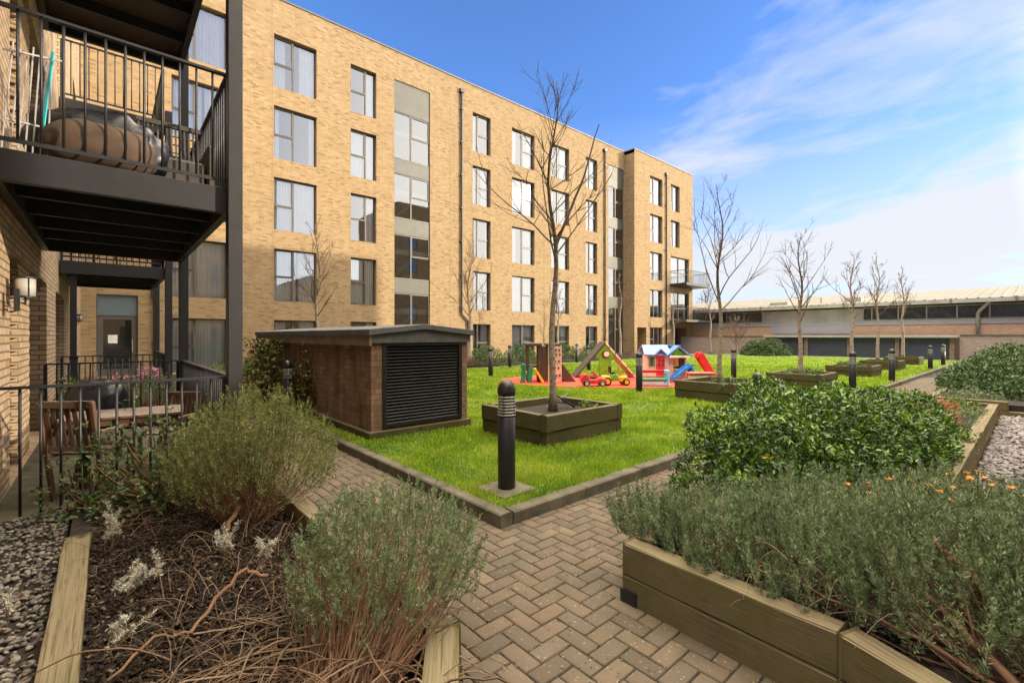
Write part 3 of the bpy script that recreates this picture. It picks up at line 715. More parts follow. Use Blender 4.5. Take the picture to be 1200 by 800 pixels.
rb = thing('raised_bed', 'long two sleeper high timber bed full of rosemary along the right of the path', 'raised bed', (5,1,0))
for z0, z1 in ((-.02,.145),(.15,.325)):
    T_ = M['timber']
    sleeper(rb, (2.17,.52), (2.2,1.55), .11, z0, z1, T_, -1)
    sleeper(rb, (1.965,-.02), (2.168,.515), .11, z0, z1, T_, -1)
    sleeper(rb, (1.68,-.75), (1.964,-.022), .11, z0, z1, T_, -1)
    sleeper(rb, (2.315,1.55), (11.5,1.55), .11, z0, z1, T_, -1)
    sleeper(rb, (4.6,.45), (11.4,.45), .12, z0, z1, T_, 1)
    sleeper(rb, (4.6,-.75), (4.6,.445), .11, z0, z1, T_, 1)
    sleeper(rb, (11.5,.45), (11.5,1.438), .10, z0, z1, T_, 1)
part('soil', MB().slab([(1.9,-.74),(4.5,-.74),(4.5,.52),(11.4,.52),(11.4,1.45),(2.26,1.45),(2.26,.5)], -.03, .27), M['soil'], rb)
part('corner_foot', MB().box(2.185,2.22,1.46,1.562,-.01,.075), M['black'], rb)
b2 = thing('raised_bed', 'timber bed under the large round bush at right', 'raised bed', (14,0,0))
for z0, z1 in ((-.02,.145),(.15,.32)):
    sleeper(b2, (12.0,1.45), (12.0,.35), .12, z0, z1, M['timber'], 1); sleeper(b2, (12.12,1.45), (20,1.45), .12, z0, z1, M['timber'], -1)
sleeper(b2, (12.0,.35), (12.0,-3.5), .12, -.02, .15, M['timber'], 1)
part('soil', MB().slab([(12.1,-3.4),(20,-3.4),(20,1.35),(12.1,1.35)], -.03, .13).slab([(12.1,.0),(20,.0),(20,1.35),(12.1,1.35)], .131, .26), M['soil'], b2)

def planter(x, label, X=1.55, Y=1.28, y=4.03, h=.50):
    t = thing('timber_planter', label, 'planter', (x+X/2,y+Y/2,.08), group='square timber tree planters on the lawn')
    for k, (z0, z1) in enumerate(((.06,.29),(.295,h))):
        o = .012*k
        sleeper(t, (x-o,y-o), (x+X-.1+o,y-o), .10, z0, z1, M['timber_dark'], 1)
        sleeper(t, (x+X+o,y-o), (x+X+o,y+Y-.1+o), .10, z0, z1, M['timber_dark'], 1)
        sleeper(t, (x+X+o,y+Y+o), (x+.1-o,y+Y+o), .10, z0, z1, M['timber_dark'], 1)
        sleeper(t, (x-o,y+Y+o), (x-o,y+.1-o), .10, z0, z1, M['timber_dark'], 1)
    part('soil', MB().box(x+.09,x+X-.09,y+.09,y+Y-.09,.05,.40), M['soil'], t)
    return t
planter(4.1, 'nearest dark timber planter, holding the tallest bare tree and a metal stand')
planter(9.6, 'dark timber planter behind the glossy bush and right of the playhouse', y=4.1)
planter(14.0, 'low timber planter second from the glossy bush with a slim bare tree', y=3.75, h=.46)
planter(19.0, 'mid distance timber planter with leafy weeds round a bare birch', y=3.65, h=.46)
planter(23.8, 'far timber planter holding a thin white stemmed birch', y=3.7, h=.46)
planter(28.5, 'farthest and smallest looking timber planter near the dark store', y=3.7, h=.46)

# ------------------------------------------------------------------ bollards
def make_bollard():
    t = thing('bollard_light', 'tall black bollard light with domed cap on a concrete pad at the lawn corner', 'bollard light', (0,0,0), group='black bollard lights around the lawn')
    link('post', MB().lathe([(.078,0),(.08,.004),(.08,.655),(.074,.66)], n=24).mesh('post', True), M['black'], t)
    link('lens', MB().lathe([(.058,.66),(.058,.86)], n=20).mesh('lens', True), M['felt'], t)
    m = MB()
    for k in range(7): z = .672+k*.027; m.lathe([(.060,z+.012),(.082,z),(.084,z+.004),(.062,z+.017)], n=24)
    link('louvre', m.mesh('louvre', True), M['gutter'], t)
    m = MB()
    for k in range(4): a = k*math.pi/2+.5; m.bar((.07*math.cos(a),.07*math.sin(a),.655),(.07*math.cos(a),.07*math.sin(a),.87), .014)
    link('rod', m.mesh('rod'), M['black'], t)
    link('cap', MB().lathe([(.078,.862),(.084,.866),(.084,.885),(.080,.92),(.068,.953),(.045,.98),(.02,.993),(.002,.996)], n=24).mesh('cap', True), M['black'], t)
    bevel(link('pad', MB().box(-.20,.20,-.20,.20,-.03,.012).mesh('pad'), M['concrete'], t), .005)
    return t
bo0 = make_bollard(); bo0.location = (2.74,3.2,.105)
BOL = [((2.44,8.9,.06),'black bollard light between the plant room wall and the bushy rosemary'),
 ((9.9,12.4,.1),'bollard light just right of the plant room at the far lawn edge'),
 ((13.2,15.2,.1),'bollard light by the low hedge behind the brown climbing tower, left one'),
 ((18.1,15.6,.1),'distant bollard light left of the green playhouse front'),
 ((14.4,11.8,.1),'bollard light close behind the dark sloping toy roof'),
 ((9.8,6.45,.1),'bollard light in front of the picnic bench and the beige playhouse'),
 ((6.75,2.55,0),'bollard light rising just behind the dark glossy bush'),
 ((15.0,6.4,.1),'bollard light behind the planter left of the second lawn tree'),
 ((14.4,3.15,.1),'middle bollard light on the right lawn edge, left of the paired one'),
 ((18.0,2.95,.1),'bollard light on the right lawn edge with a bare birch close behind it'),
 ((25.6,2.95,.1),'farthest bollard light on the right, just left of the round bush'),
 ((29.5,2.95,.1),'bollard light at the end of the store, half hidden by the round bush')]
for loc, lab in BOL:
    c = copy_tree(bo0, None, loc, random.Random(loc[0]).random()*3); c['label'] = lab

# ------------------------------------------------------------------ steel balconies and railings
def railing(root, pts, z0, z1, rail='handrail', gap=.115, bottom=.08):
    m = MB(); 
    for p, q in zip(pts, pts[1:]):
        P_ = Vector((*p,0)); Q_ = Vector((*q,0)); d = Q_-P_
        part(rail, MB().bar(P_+Vector((0,0,z1)), Q_+Vector((0,0,z1)), .05, .022), M['metal'], root)
        part('bottom_rail', MB().bar(P_+Vector((0,0,z0+bottom)), Q_+Vector((0,0,z0+bottom)), .012, .035), M['metal'], root)
        n = max(1, round(d.length/gap)); bm = None
        for k in range(n+1):
            c = P_.lerp(Q_, k/n); end = k in (0, n)
            if end: part('rail_post', MB().box(c.x-.02,c.x+.02,c.y-.02,c.y+.02,z0,z1-.007), M['metal'], root); continue
            if bm is None: bm = MB().tube([(0,0,z0+bottom+.01),(0,0,z1-.006)], .0098, 6).mesh('baluster', True)
            link('baluster', bm, M['metal'], root, c-Vector(root.location))
def balcony(label, y0, y1, storey, x1=.93):
    z1 = 2.95+PITCH*storey; z0 = z1-.25; x0 = LX+.01
    t = thing('steel_balcony', label, 'balcony', (.1,(y0+y1)/2,z1), group='steel balconies bolted to the brick wall at left')
    part('edge_beam', MB().box(x0,x1,y0,y0+.07,z0,z1), M['metal'], t, bev=.004); part('edge_beam', MB().box(x0,x1,y1-.07,y1,z0,z1), M['metal'], t, bev=.004)
    part('edge_beam', MB().box(x1-.07,x1,y0+.071,y1-.071,z0+.002,z1-.002), M['metal'], t); part('edge_beam', MB().box(x0,x0+.07,y0+.071,y1-.071,z0+.002,z1-.002), M['metal'], t)
    part('deck', MB().box(x0+.071,x1-.071,y0+.071,y1-.071,z1-.045,z1-.005), M['black'] if storey == 0 else M['plastic_brown'], t)
    n = 5
    for k in range(1, n): y = y0+(y1-y0)*k/n; part('joist', MB().box(x0+.071,x1-.071,y-.03,y+.03,z0+.06,z1-.05), M['metal'], t)
    railing(t, [(x0+.03,y0+.03),(x1-.03,y0+.03),(x1-.03,y1-.03),(x0+.03,y1-.03)], z1, z1+1.12, gap=.125)
    return t
def posts(label, y0, y1, top, x1=.93, g='tall steel posts carrying the balconies'):
    for y, lab in ((y0, label+', nearer post'), (y1, label+', farther post')):
        o = link('steel_post', MB().box(-.063,.063,-.063,.063,0,top).mesh('steel_post'), M['metal'], None, (x1+.012,y,0)); bevel(o, .006)
        tag(o, lab, 'post', g)
balcony('first floor black steel balcony nearest the viewer holding rolled cushions and a woven chair', 5.27, 9.3, 0)
balcony('second floor steel balcony at top left seen from below', 5.27, 9.3, 1)
balcony('farther first floor steel balcony over the communal door', 12.35, 15.6, 0)
balcony('farther second floor steel balcony partly hidden by the nearer one', 12.35, 15.6, 1)
posts('thick anthracite post of the near balconies', 5.23, 9.25, 9.5)
posts('anthracite post of the farther balconies', 12.33, 15.55, 6.3, .98)
o = link('steel_post', MB().box(-.05,.05,-.05,.05,0,2.7).mesh('steel_post'), M['metal'], None, (-.5,12.5,0)); tag(o, 'slim anthracite post under the far balcony close to the brick wall', 'post', 'tall steel posts carrying the balconies')
t = thing('patio_railing', 'black ground floor railing around the near patio with table and chairs', 'railing', (.1,7,0)); railing(t, [(-1.9,5.27),(.87,5.27)], .05, 1.09, bottom=.0); railing(t, [(.93,5.3),(.93,9.2)], .05, 1.09, bottom=.0)
t = thing('patio_railing', 'black railing across the back of the near patio', 'railing', (.1,9.3,0)); railing(t, [(-.66,9.3),(.87,9.3)], .05, 1.09)
t = thing('patio_railing', 'black railing of the far patio in front of the communal door', 'railing', (.1,13,0)); railing(t, [(-.66,12.45),(.9,12.45)], .05, 1.09); railing(t, [(.97,12.5),(.97,15.5)], .05, 1.09)
struct('patio', MB().box(LX,.99,5.2,9.35,-.01,.045).mesh('patio'), M['concrete'])
struct('patio_far', MB().box(LX,1.0,12.3,15.7,-.01,.045).mesh('patio_far'), M['concrete'])
struct('threshold', MB().box(-1.95,.99,5.13,5.19,-.01,.10).mesh('threshold'), M['concrete'])
pb = thing('planting_bed', 'planted strip of heather and flowers between the two patios', 'flower bed', (.2,10.8,0))
part('soil', MB().box(-.68,1.0,9.45,12.2,-.02,.22), M['soil'], pb); part('edging', MB().box(1.0,1.08,9.4,12.25,-.02,.25), M['timber_dark'], pb)

# wall lamps
def lamp(loc, label):
    t = thing('wall_lamp', label, 'wall lamp', loc, group='white drum wall lamps on the brick piers')
    link('shade', MB().lathe([(.085,-.10),(.085,.10)], n=22).mesh('shade', True), M['white_shade'], t)
    m = MB(); m.lathe([(.10,.102),(.10,.118)], n=22).lathe([(.092,-.118),(.092,-.102)], n=22)
    for k in range(4): a = k*math.pi/2+.4; m.bar((.091*math.cos(a),.091*math.sin(a),-.11),(.091*math.cos(a),.091*math.sin(a),.11), .008)
    link('cage', m.mesh('cage'), M['metal'], t)
    m = MB(); m.tube([(0,0,-.118),(0,0,-.19),(0,-.26,-.19)], .010, 6).tube([(0,-.0,-.15),(0,-.26,-.15)], .007, 6).box(-.06,-.02,-.32,-.22,-.28,-.04)
    link('bracket', m.mesh('bracket'), M['metal'], t); t.scale = (.82,.82,.82)
lamp((-.575,6.25,1.95), 'white drum wall lamp in a black cage on the nearest brick pier')
lamp((-.56,16.4,1.95), 'small distant white wall lamp beyond the second doorway')

# things on the near balcony
def blob(c, r, seed=0, sub_=3, amp=.06, rot=0, sq=2.4):
    """superellipsoid cushion-like lump"""
    rnd = np.random.RandomState(seed); n, k = 40, 24; V = []; F = []
    for i in range(k+1):
        ph = math.pi*i/k-math.pi/2
        for j in range(n):
            th = 2*math.pi*j/n; s = lambda v: math.copysign(abs(v)**(2/sq), v)
            x, y, z = s(math.cos(ph))*s(math.cos(th)), s(math.cos(ph))*s(math.sin(th)), s(math.sin(ph))
            w = 1+amp*(math.sin(5*x+3*z+seed)*math.cos(4*y+seed*2)+.5*math.sin(11*x-7*z+4*y))
            px, py = x*r[0]*w, y*r[1]*w
            V.append((c[0]+px*math.cos(rot)-py*math.sin(rot), c[1]+px*math.sin(rot)+py*math.cos(rot), c[2]+z*r[2]*w))
    for i in range(k):
        for j in range(n): F.append((i*n+j, i*n+(j+1)%n, (i+1)*n+(j+1)%n, (i+1)*n+j))
    return MB().add(V, F)
t = thing('cushion_roll', 'tan outdoor cushion bundled under a black cover on the near balcony', 'cushion', (-.05,5.72,2.95))
part('cushion', blob((-.04,5.68,3.20), (.40,.24,.22), 1, amp=.03, rot=-.1, sq=2.6), M['canvas_tan'], t, smooth=True)
part('cover', blob((-.05,5.90,3.28), (.52,.24,.33), 4, amp=.09, rot=-.12, sq=2.5), M['tarp'], t, smooth=True)
t = thing('woven_chair', 'dark woven rattan armchair at the right end of the near balcony', 'chair', (.55,6.15,2.95))
part('seat', MB().box(.32,.80,5.95,6.5,3.02,3.36), M['rattan'], t, bev=.03)
m = MB()
for k in range(14): m.bar((.28+k*.04,6.5,3.36),(.26+k*.042,6.62,3.92), .016)
for z in (3.4,3.5,3.6,3.7,3.8): m.bar((.26,6.52+(z-3.36)*.2,z),(.84,6.52+(z-3.36)*.2,z), .012)
m.bar((.24,6.62,3.92),(.86,6.62,3.92), .05); part('backrest', m, M['rattan'], t)
for x in (.27,.85): part('armrest', MB().box(x-.035,x+.035,5.92,6.55,3.0,3.56), M['rattan'], t, bev=.02)
t = thing('drying_rack', 'folded drying rack with a turquoise edge leaning at the left of the near balcony', 'drying rack', (-.45,5.7,2.95))
m = MB()
for k in range(7): m.bar((-.66+k*.045,5.62+.02*(k%2),2.97),(-.60+k*.04,5.75,4.0-.05*(k%3)), .008)
m.bar((-.66,5.72,3.9),(-.30,5.76,3.95), .014); m.bar((-.64,5.66,3.3),(-.34,5.69,3.3), .014); part('frame', m, M['plastic_grey'], t)
part('panel', MB().bar((-.42,5.66,3.25),(-.36,5.74,4.0), .022, .012), M['turquoise'], t)
t = thing('lounge_chair', 'pale round seat standing on the farther first floor balcony', 'chair', (-.05,13,2.95))
part('seat', blob((-.05,12.8,3.42), (.32,.28,.14), 2, amp=.02), M['plastic_cream'], t, smooth=True); part('leg', MB().bar((-.2,12.8,2.95),(-.2,12.8,3.35), .03).bar((.15,12.8,2.95),(.15,12.8,3.35), .03), M['metal'], t)

# ------------------------------------------------------------------ patio furniture
def slat_obj(name, root, boxes, mat):
    m = MB()
    for b in boxes: m.box(*b)
    me = m.mesh(name); o = link(name, me, mat, root); bevel(o, .003); return o
t = thing('patio_table', 'weathered wooden folding patio table with a pale grey slatted top', 'table', (.14,5.92,.045), R(-6))
slat_obj('tabletop', t, [(-.46,.46,-.30+k*.1,-.30+k*.1+.092,.68,.705) for k in range(6)], M['teak'])
slat_obj('apron', t, [(-.42,.42,-.27,-.245,.62,.679),(-.42,.42,.25,.275,.62,.679),(-.42,-.395,-.244,.249,.62,.679),(.395,.42,-.244,.249,.62,.679)], M['teak'])
for sx in (-1,1):
    m = MB(); m.bar((sx*.36,-.24,0),(sx*.30,.24,.62), .03,.045).bar((sx*.33,.24,0),(sx*.27,-.24,.62), .03,.045); link('leg', m.mesh('leg'), M['teak'], t)
def chair(loc, rz, label):
    t = thing('folding_chair', label, 'chair', loc, rz, 'wooden slatted chairs around the patio table')
    slat_obj('seat', t, [(-.22+k*.056,-.22+k*.056+.048,-.2,.2,.43,.448) for k in range(8)]+[(-.22,.22,-.2,-.18,.41,.429),(-.22,.22,.18,.2,.41,.429)], M['teak'])
    m = MB()
    for k in range(7): y = -.18+k*.06; m.bar((-.23,y,.50),(-.31,y,.88), .035,.014, up=(1,0,0))
    m.bar((-.315,-.23,.90),(-.315,.23,.90), .035,.06); m.bar((-.23,-.23,.49),(-.23,.23,.49), .025,.045)
    link('backrest', m.mesh('backrest'), M['teak'], t)
    for s in (-1,1):
        link('leg', MB().bar((-.16,s*.225,.0),(-.32,s*.225,.92), .03,.04).mesh('leg'), M['teak'], t)
        link('leg', MB().bar((.22,s*.20,.43),(.20,s*.20,.0), .03,.04).mesh('leg'), M['teak'], t)
        link('armrest', MB().bar((-.26,s*.245,.64),(.22,s*.245,.64), .045,.022).mesh('armrest'), M['teak'], t)
    return t
chair((-.10,5.72,.045), R(55), 'brown wooden chair with slatted back at the left end of the patio table').scale = (.92,.92,.96)
chair((.52,6.55,.045), R(-130), 'wooden chair with its back to the corner post right of the patio table').scale = (.85,.85,.84)
t = thing('folding_chair', 'collapsed folding chair leaning below the right end of the patio table', 'chair', (.5,5.62,.045), group='wooden slatted chairs around the patio table')
m = MB(); m.bar((.30,5.55,.10),(.52,5.62,.62), .035,.05).bar((.62,5.60,.08),(.40,5.64,.60), .035,.05); part('leg', m, M['teak'], t)
m = MB()
for k in range(7): m.bar((.50+.02*k,5.56,.28+k*.035),(.72+.01*k,5.66,.30+k*.035), .02,.012)
part('seat', m, M['plastic_grey'], t)
t = thing('barbecue', 'barbecue under a black cover standing at the back of the near patio', 'barbecue', (-.15,8.4,.045))
part('cover', blob((-.10,8.4,.56), (.32,.24,.34), 3, amp=.03, sq=3.2), M['tarp'], t, smooth=True)
part('leg', MB().bar((-.36,8.3,.05),(-.36,8.3,.4), .03).bar((.15,8.3,.05),(.15,8.3,.4), .03), M['metal'], t); part('tray', MB().box(-.25,.12,8.08,8.3,.32,.36), M['plastic_blue'], t)

# ------------------------------------------------------------------ toys on the red surface (local x = along the picture, y = away)
TR = R(-41.25)
def toy(name, label, cat, loc, rz=0, group=None): return thing(name, label, cat, (loc[0],loc[1],.125), TR+rz, group)
def lp(name, mb, mat, root, smooth=False, bev=0):
    o = link(name, mb.mesh(name, smooth), M[mat], root)
    if bev: bevel(o, bev)
    return o
t = toy('climbing_tower', 'brown plastic climbing tower with green ladder, yellow slide and beige climbing wall', 'play equipment', (9.85,9.95))
lp('tower', MB().box(-.42,-.34,-.35,-.27,0,1.08).box(-.08,.0,-.35,-.27,0,1.08).box(-.42,-.34,.3,.38,0,1.08).box(.18,.26,.3,.38,0,1.08).box(-.12,.24,-.30,-.24,.05,1.06).box(-.40,.24,-.28,.36,.42,.48), 'plastic_brown', t, bev=.01)
lp('parapet', MB().box(-.46,.04,-.38,.42,1.06,1.15).box(.16,.58,-.38,.42,1.06,1.14), 'plastic_brown', t, bev=.015)
m = MB().box(.22,.62,-.37,-.30,0,1.08).box(.56,.62,-.30,.38,0,1.06); lp('climbing_wall', m, 'plastic_beige', t, bev=.01)
m = MB()
for z in (.2,.42,.62,.82,.95):
    for x in (.44,.54): m.lathe([(.03,-.40),(.028,-.355)], (x+.02*math.sin(z*40),0,z), 10, 'y')
lp('climbing_hold', m, 'plastic_brown', t)
lp('ramp', MB().prism([(.64,0),(.64,.55),(1.04,.02),(1.04,0)], -.3,.3), 'plastic_brown', t)
m = MB().prism([(-.62,0),(-.56,.40),(-.50,.50),(-.44,.40),(-.46,0)], -.62,-.56).prism([(-.40,0),(-.36,.42),(-.28,.50),(-.24,.40),(-.26,0)], -.62,-.56); lp('ladder', m.box(-.47,-.39,-.61,-.57,.14,.19).box(-.47,-.39,-.61,-.57,.28,.33).lathe([(.085,-.63),(.085,-.55)],(-.52,0,.48),14,'y'), 'plastic_green', t, bev=.01)
lp('slide', MB().prism([(-.22,.42),(-.15,.42),(.08,.05),(.08,.0),(.02,.0)], -.58,-.32).box(-.46,-.41,-.6,-.5,.24,.34), 'plastic_yellow', t, bev=.012)
t = toy('play_den', 'triangular play den with lime green front and steep climbing panel roofs', 'play equipment', (12.25,9.35))
s = MB().prism([(0,1.10),(-.34,.72),(-.20,.60),(-.20,.05),(.20,.05),(.20,.60),(.34,.72)], -.05,.05); lp('front_panel', s, 'plastic_lime', t, bev=.008)
lp('round_window', MB().lathe([(.13,-.065),(.13,.065)],(.0,0,.76),20,'y'), 'plastic_brown', t); lp('moon', MB().lathe([(.085,-.075),(.085,.07)],(.035,0,.77),18,'y'), 'plastic_cream', t)
lp('back_panel', MB().prism([(0,1.10),(-.30,.75),(.30,.75)], .85,.9), 'plastic_lime', t)
lp('roof_panel', MB().prism([(0,1.18),(0,1.10),(-.94,.02),(-1.0,.02)], -.08,.92), 'rattan', t, bev=.008)
lp('roof_panel', MB().prism([(0,1.18),(1.0,.02),(.94,.02),(0,1.10)], -.08,.92), 'plastic_cream', t, bev=.008)
m = MB()
for k in range(5): x = .12+k*.19; z = 1.18-1.16*x; m.box(x-.012,x+.02,-.095,-.081,z-.05,z-.015)
lp('climbing_hold', m, 'plastic_brown', t)
def wheel(root, x, y, r, hub='plastic_grey', w=.07):
    a = lp('wheel', MB().lathe([(r*.8,-w/2),(r,-w/2+.01),(r,w/2-.01),(r*.8,w/2)],(0,0,0),18,'y'), 'black', root, True); a.location = (x,y,r)
    h = link('hub', MB().lathe([(r*.55,-w/2-.008),(r*.6,w/2+.008)],(0,0,0),14,'y').mesh('hub'), M[hub], a)
t = toy('toy_car', 'small red plastic ride-on toy car with grey wheels', 'toy car', (9.95,8.0))
lp('body', MB().prism([(-.33,.08),(-.34,.22),(-.28,.33),(-.20,.35),(-.10,.20),(.08,.20),(.20,.25),(.33,.20),(.36,.10),(.33,.06)], -.17,.17), 'plastic_red', t, bev=.03)
lp('windscreen_frame', MB().bar((.10,-.15,.22),(-.02,-.13,.40), .022).bar((.10,.15,.22),(-.02,.13,.40), .022).bar((-.02,-.13,.40),(-.02,.13,.40), .022), 'plastic_red', t)
lp('seat', MB().box(-.14,.06,-.13,.13,.18,.24), 'black', t); lp('steering_wheel', MB().lathe([(.05,.30),(.055,.315)],(.05,0,0),12), 'black', t)
for x in (-.20,.22):
    for y in (-.18,.18): wheel(t, x, y, .085)
t = toy('toy_tractor', 'yellow and green ride-on toy tractor with black wheels', 'toy tractor', (10.55,7.75), R(6))
lp('body', MB().prism([(-.10,.12),(-.12,.28),(.02,.34),(.10,.26),(.14,.12)], -.10,.10), 'plastic_lime', t, bev=.02); lp('bonnet', MB().prism([(.14,.10),(.14,.24),(.36,.26),(.38,.10)], -.10,.10), 'plastic_yellow', t, bev=.02)
lp('rear_mudguard', MB().prism([(-.36,.16),(-.32,.27),(-.16,.27),(-.11,.16)], -.15,.15), 'plastic_yellow', t, bev=.02); lp('seat', MB().box(-.12,.02,-.09,.09,.33,.36).box(-.14,-.11,-.09,.09,.36,.52), 'black', t)
lp('steering_column', MB().bar((.18,0,.24),(.12,0,.50), .02).bar((.12,-.09,.50),(.12,.09,.50), .02), 'plastic_pink', t)
for x, r in ((-.24,.12),(.30,.10)):
    for y in (-.15,.15): wheel(t, x, y, r, 'plastic_yellow')
t = toy('playhouse', 'beige plastic playhouse with blue gabled roof, red door and green shutters', 'playhouse', (13.2,7.78)); t.scale = (.88,.88,.95)
lp('wall', MB().box(-.72,.02,-.45,-.40,0,.80).box(-.72,-.67,-.399,.45,0,.80).box(.02,.10,-.45,.45,0,.78).box(.101,.62,-.45,-.40,0,.36).box(.101,.20,-.45,-.40,.361,.78).box(.57,.62,-.45,-.40,.361,.78).box(.57,.62,-.399,.45,0,.80).box(-.669,.569,.40,.45,0,.80), 'plastic_beige', t, bev=.01)
lp('gable', MB().prism([(.0,.78),(.66,.78),(.33,1.02)], -.44,-.41), 'plastic_lime', t)
m = MB()
for a, b, mid, zt in ((-.82,-.0,-.40,1.07),): m.add([(-.86,-.52,.80),(.10,-.52,.80),(.10,0,1.10),(-.80,0,1.10),(-.86,-.52,.84),(.10,-.52,.84),(.10,0,1.14),(-.80,0,1.14)],[(0,3,2,1),(4,5,6,7),(0,1,5,4),(1,2,6,5),(2,3,7,6),(3,0,4,7)])
m.add([(-.86,.52,.80),(.70,.52,.80),(.60,0,1.10),(-.80,0,1.10),(-.86,.52,.84),(.70,.52,.84),(.60,0,1.14),(-.80,0,1.14)],[(0,1,2,3),(7,6,5,4),(0,4,5,1),(1,5,6,2),(2,6,7,3),(3,7,4,0)])
m.prism([(.33,1.12),(.33,1.06),(-.06,.78),(-.12,.78)], -.56,.1).prism([(.33,1.12),(.80,.78),(.74,.78),(.33,1.06)], -.56,.1); m.prism([(-.28,1.03),(-.28,.98),(-.47,.82),(-.52,.82)], -.54,-.40).prism([(-.28,1.03),(-.04,.82),(-.09,.82),(-.28,.98)], -.54,-.40)
lp('roof', m, 'plastic_roof', t)
lp('door_gable', MB().prism([(-.47,.80),(-.09,.80),(-.28,.98)], -.47,-.43), 'plastic_red', t)
d = lp('door', MB().box(-.43,-.13,-.475,-.452,.03,.82), 'plastic_red', t, bev=.006)
m = MB()
for x in (-.36,-.24):
    for z in (.45,.60): m.box(x,x+.07,-.482,-.476,z,z+.10)
w_ = link('door_pane', m.mesh('door_pane'), M['plastic_brown'], d)
lp('shutter', MB().box(-.68,-.62,-.475,-.452,.45,.75).box(-.54,-.48,-.475,-.452,.45,.75), 'plastic_green', t); lp('awning', MB().prism([(.05,.80),(.66,.80),(.72,.74),(.0,.74)], -.66,-.45), 'plastic_cream', t)
lp('window_opening', MB().box(-.615,-.545,-.465,-.453,.46,.74), 'plastic_brown', t); lp('window_opening', MB().box(.36,.56,-.43,-.42,.40,.74), 'plastic_brown', t); lp('counter', MB().box(.20,.72,-.62,-.46,.34,.38), 'plastic_sky', t); lp('toy_shelf', MB().box(.21,.35,-.46,-.43,.45,.72), 'plastic_yellow', t)
t = toy('picnic_bench', 'childrens bench with red back, green seat and pale blue side frames', 'bench', (11.25,6.95))
lp('backrest', MB().box(-.40,.33,.14,.18,.34,.42).box(-.40,.33,.14,.18,.22,.25), 'plastic_red', t, bev=.008); lp('seat', MB().box(-.40,.33,-.12,.12,.17,.21).box(-.40,.33,-.14,-.12,.12,.20), 'plastic_green', t, bev=.008)
for x in (-.44,.33): lp('side_frame', MB().prism([(0,0),(.07,0),(.07,.43),(0,.43)], -.14,-.08).box(0,.07,.10,.17,0,.43).box(0,.07,-.08,.10,.33,.43).box(0,.07,-.08,.10,.0,.08), 'plastic_sky', t, bev=.01).location = (x,0,0)
lp('apron', MB().box(-.40,.33,-.15,-.141,.03,.10), 'plastic_sky', t)
t = toy('toy_slide', 'small blue plastic slide curving down beside the playhouse', 'slide', (12.9,6.95))
m = MB()
pts = [(-.50,.04),(-.36,.06),(-.20,.16),(.0,.34),(.12,.42),(.22,.44)]
for (a, za), (b, zb) in zip(pts, pts[1:]):
    m.prism([(a,za),(b,zb),(b,zb+.03),(a,za+.03)], -.14,.14); m.prism([(a,za),(b,zb),(b,zb+.10),(a,za+.10)], -.17,-.141).prism([(a,za),(b,zb),(b,zb+.10),(a,za+.10)], .141,.17)
lp('chute', m, 'plastic_blue', t); lp('support', MB().prism([(.10,0),(.16,.40),(.24,.42),(.36,.0)], -.15,.15), 'plastic_blue', t, bev=.02)
t = toy('toy_slide', 'red plastic ladder leaning steeply at the right end of the toys', 'slide', (14.35,6.95))
lp('side_rail', MB().prism([(-.34,.80),(-.26,.86),(-.16,.80),(.28,.04),(.28,0),(.12,0),(-.36,.70)], -.16,-.10).prism([(-.34,.80),(-.26,.86),(-.16,.80),(.28,.04),(.28,0),(.12,0),(-.36,.70)], .10,.16), 'plastic_red', t, bev=.012)
m = MB()
for k in range(4): x = -.22+k*.12; z = .66-k*.19; m.box(x-.06,x+.05,-.099,.099,z,z+.04)
lp('step', m, 'plastic_pink', t)
t = toy('toy_bench', 'low peach coloured toy box behind the right planter', 'toy', (11.9,5.95))
lp('body', MB().box(-.3,.3,-.12,.12,0,.34), 'plastic_beige', t, bev=.02); lp('lid', MB().box(-.34,.34,-.15,.15,.345,.40), 'plastic_pink', t, bev=.015)
t = thing('metal_stand', 'folded black and silver metal stand lying in the nearest planter', 'stand', (5.15,4.75,.40))
m = MB(); m.bar((5.0,4.9,.42),(5.28,4.72,.62), .018).bar((5.05,4.8,.60),(5.3,4.7,.42), .018).bar((5.02,4.95,.55),(5.32,4.8,.46), .016); part('silver_tube', m, M['gutter'], t)
part('black_tube', MB().bar((5.08,4.86,.62),(5.3,4.6,.42), .03).bar((5.0,4.8,.50),(5.16,4.9,.66), .03).bar((5.1,4.95,.45),(5.14,4.9,.68), .035), M['black'], t)
# ------------------------------------------------------------------ scattered ground cover (numpy)
def rot_rand(rs, n, flat=0):
    """random unit frames (n,3,3); flat>0 keeps normal near z"""
    z = rs.normal(size=(n,3)); z[:,2] = np.abs(z[:,2])+flat; z /= np.linalg.norm(z,axis=1)[:,None]
    a = rs.normal(size=(n,3)); x = np.cross(a,z); x /= np.linalg.norm(x,axis=1)[:,None]; y = np.cross(z,x)
    return np.stack([x,y,z],1)
def scatter(name, template, faces, P_, S, rs, flat, mat, smooth=False):
    n = len(P_); T = np.asarray(template, float); Fr = rot_rand(rs, n, flat)
    V = np.einsum('nij,nik->njk', (T[None]*S[:,None,:]).transpose(0,2,1), Fr) + P_[:,None,:]
    F = np.asarray(faces)[None]+ (np.arange(n)*len(T))[:,None,None]
    o = link(name, np_mesh(name, V.reshape(-1,3), F.reshape(-1, np.asarray(faces).shape[1]), smooth), mat); o['kind'] = 'stuff'; return o
phi = (1+5**.5)/2
ICO = np.array([(-1,phi,0),(1,phi,0),(-1,-phi,0),(1,-phi,0),(0,-1,phi),(0,1,phi),(0,-1,-phi),(0,1,-phi),(phi,0,-1),(phi,0,1),(-phi,0,-1),(-phi,0,1)])/1.902
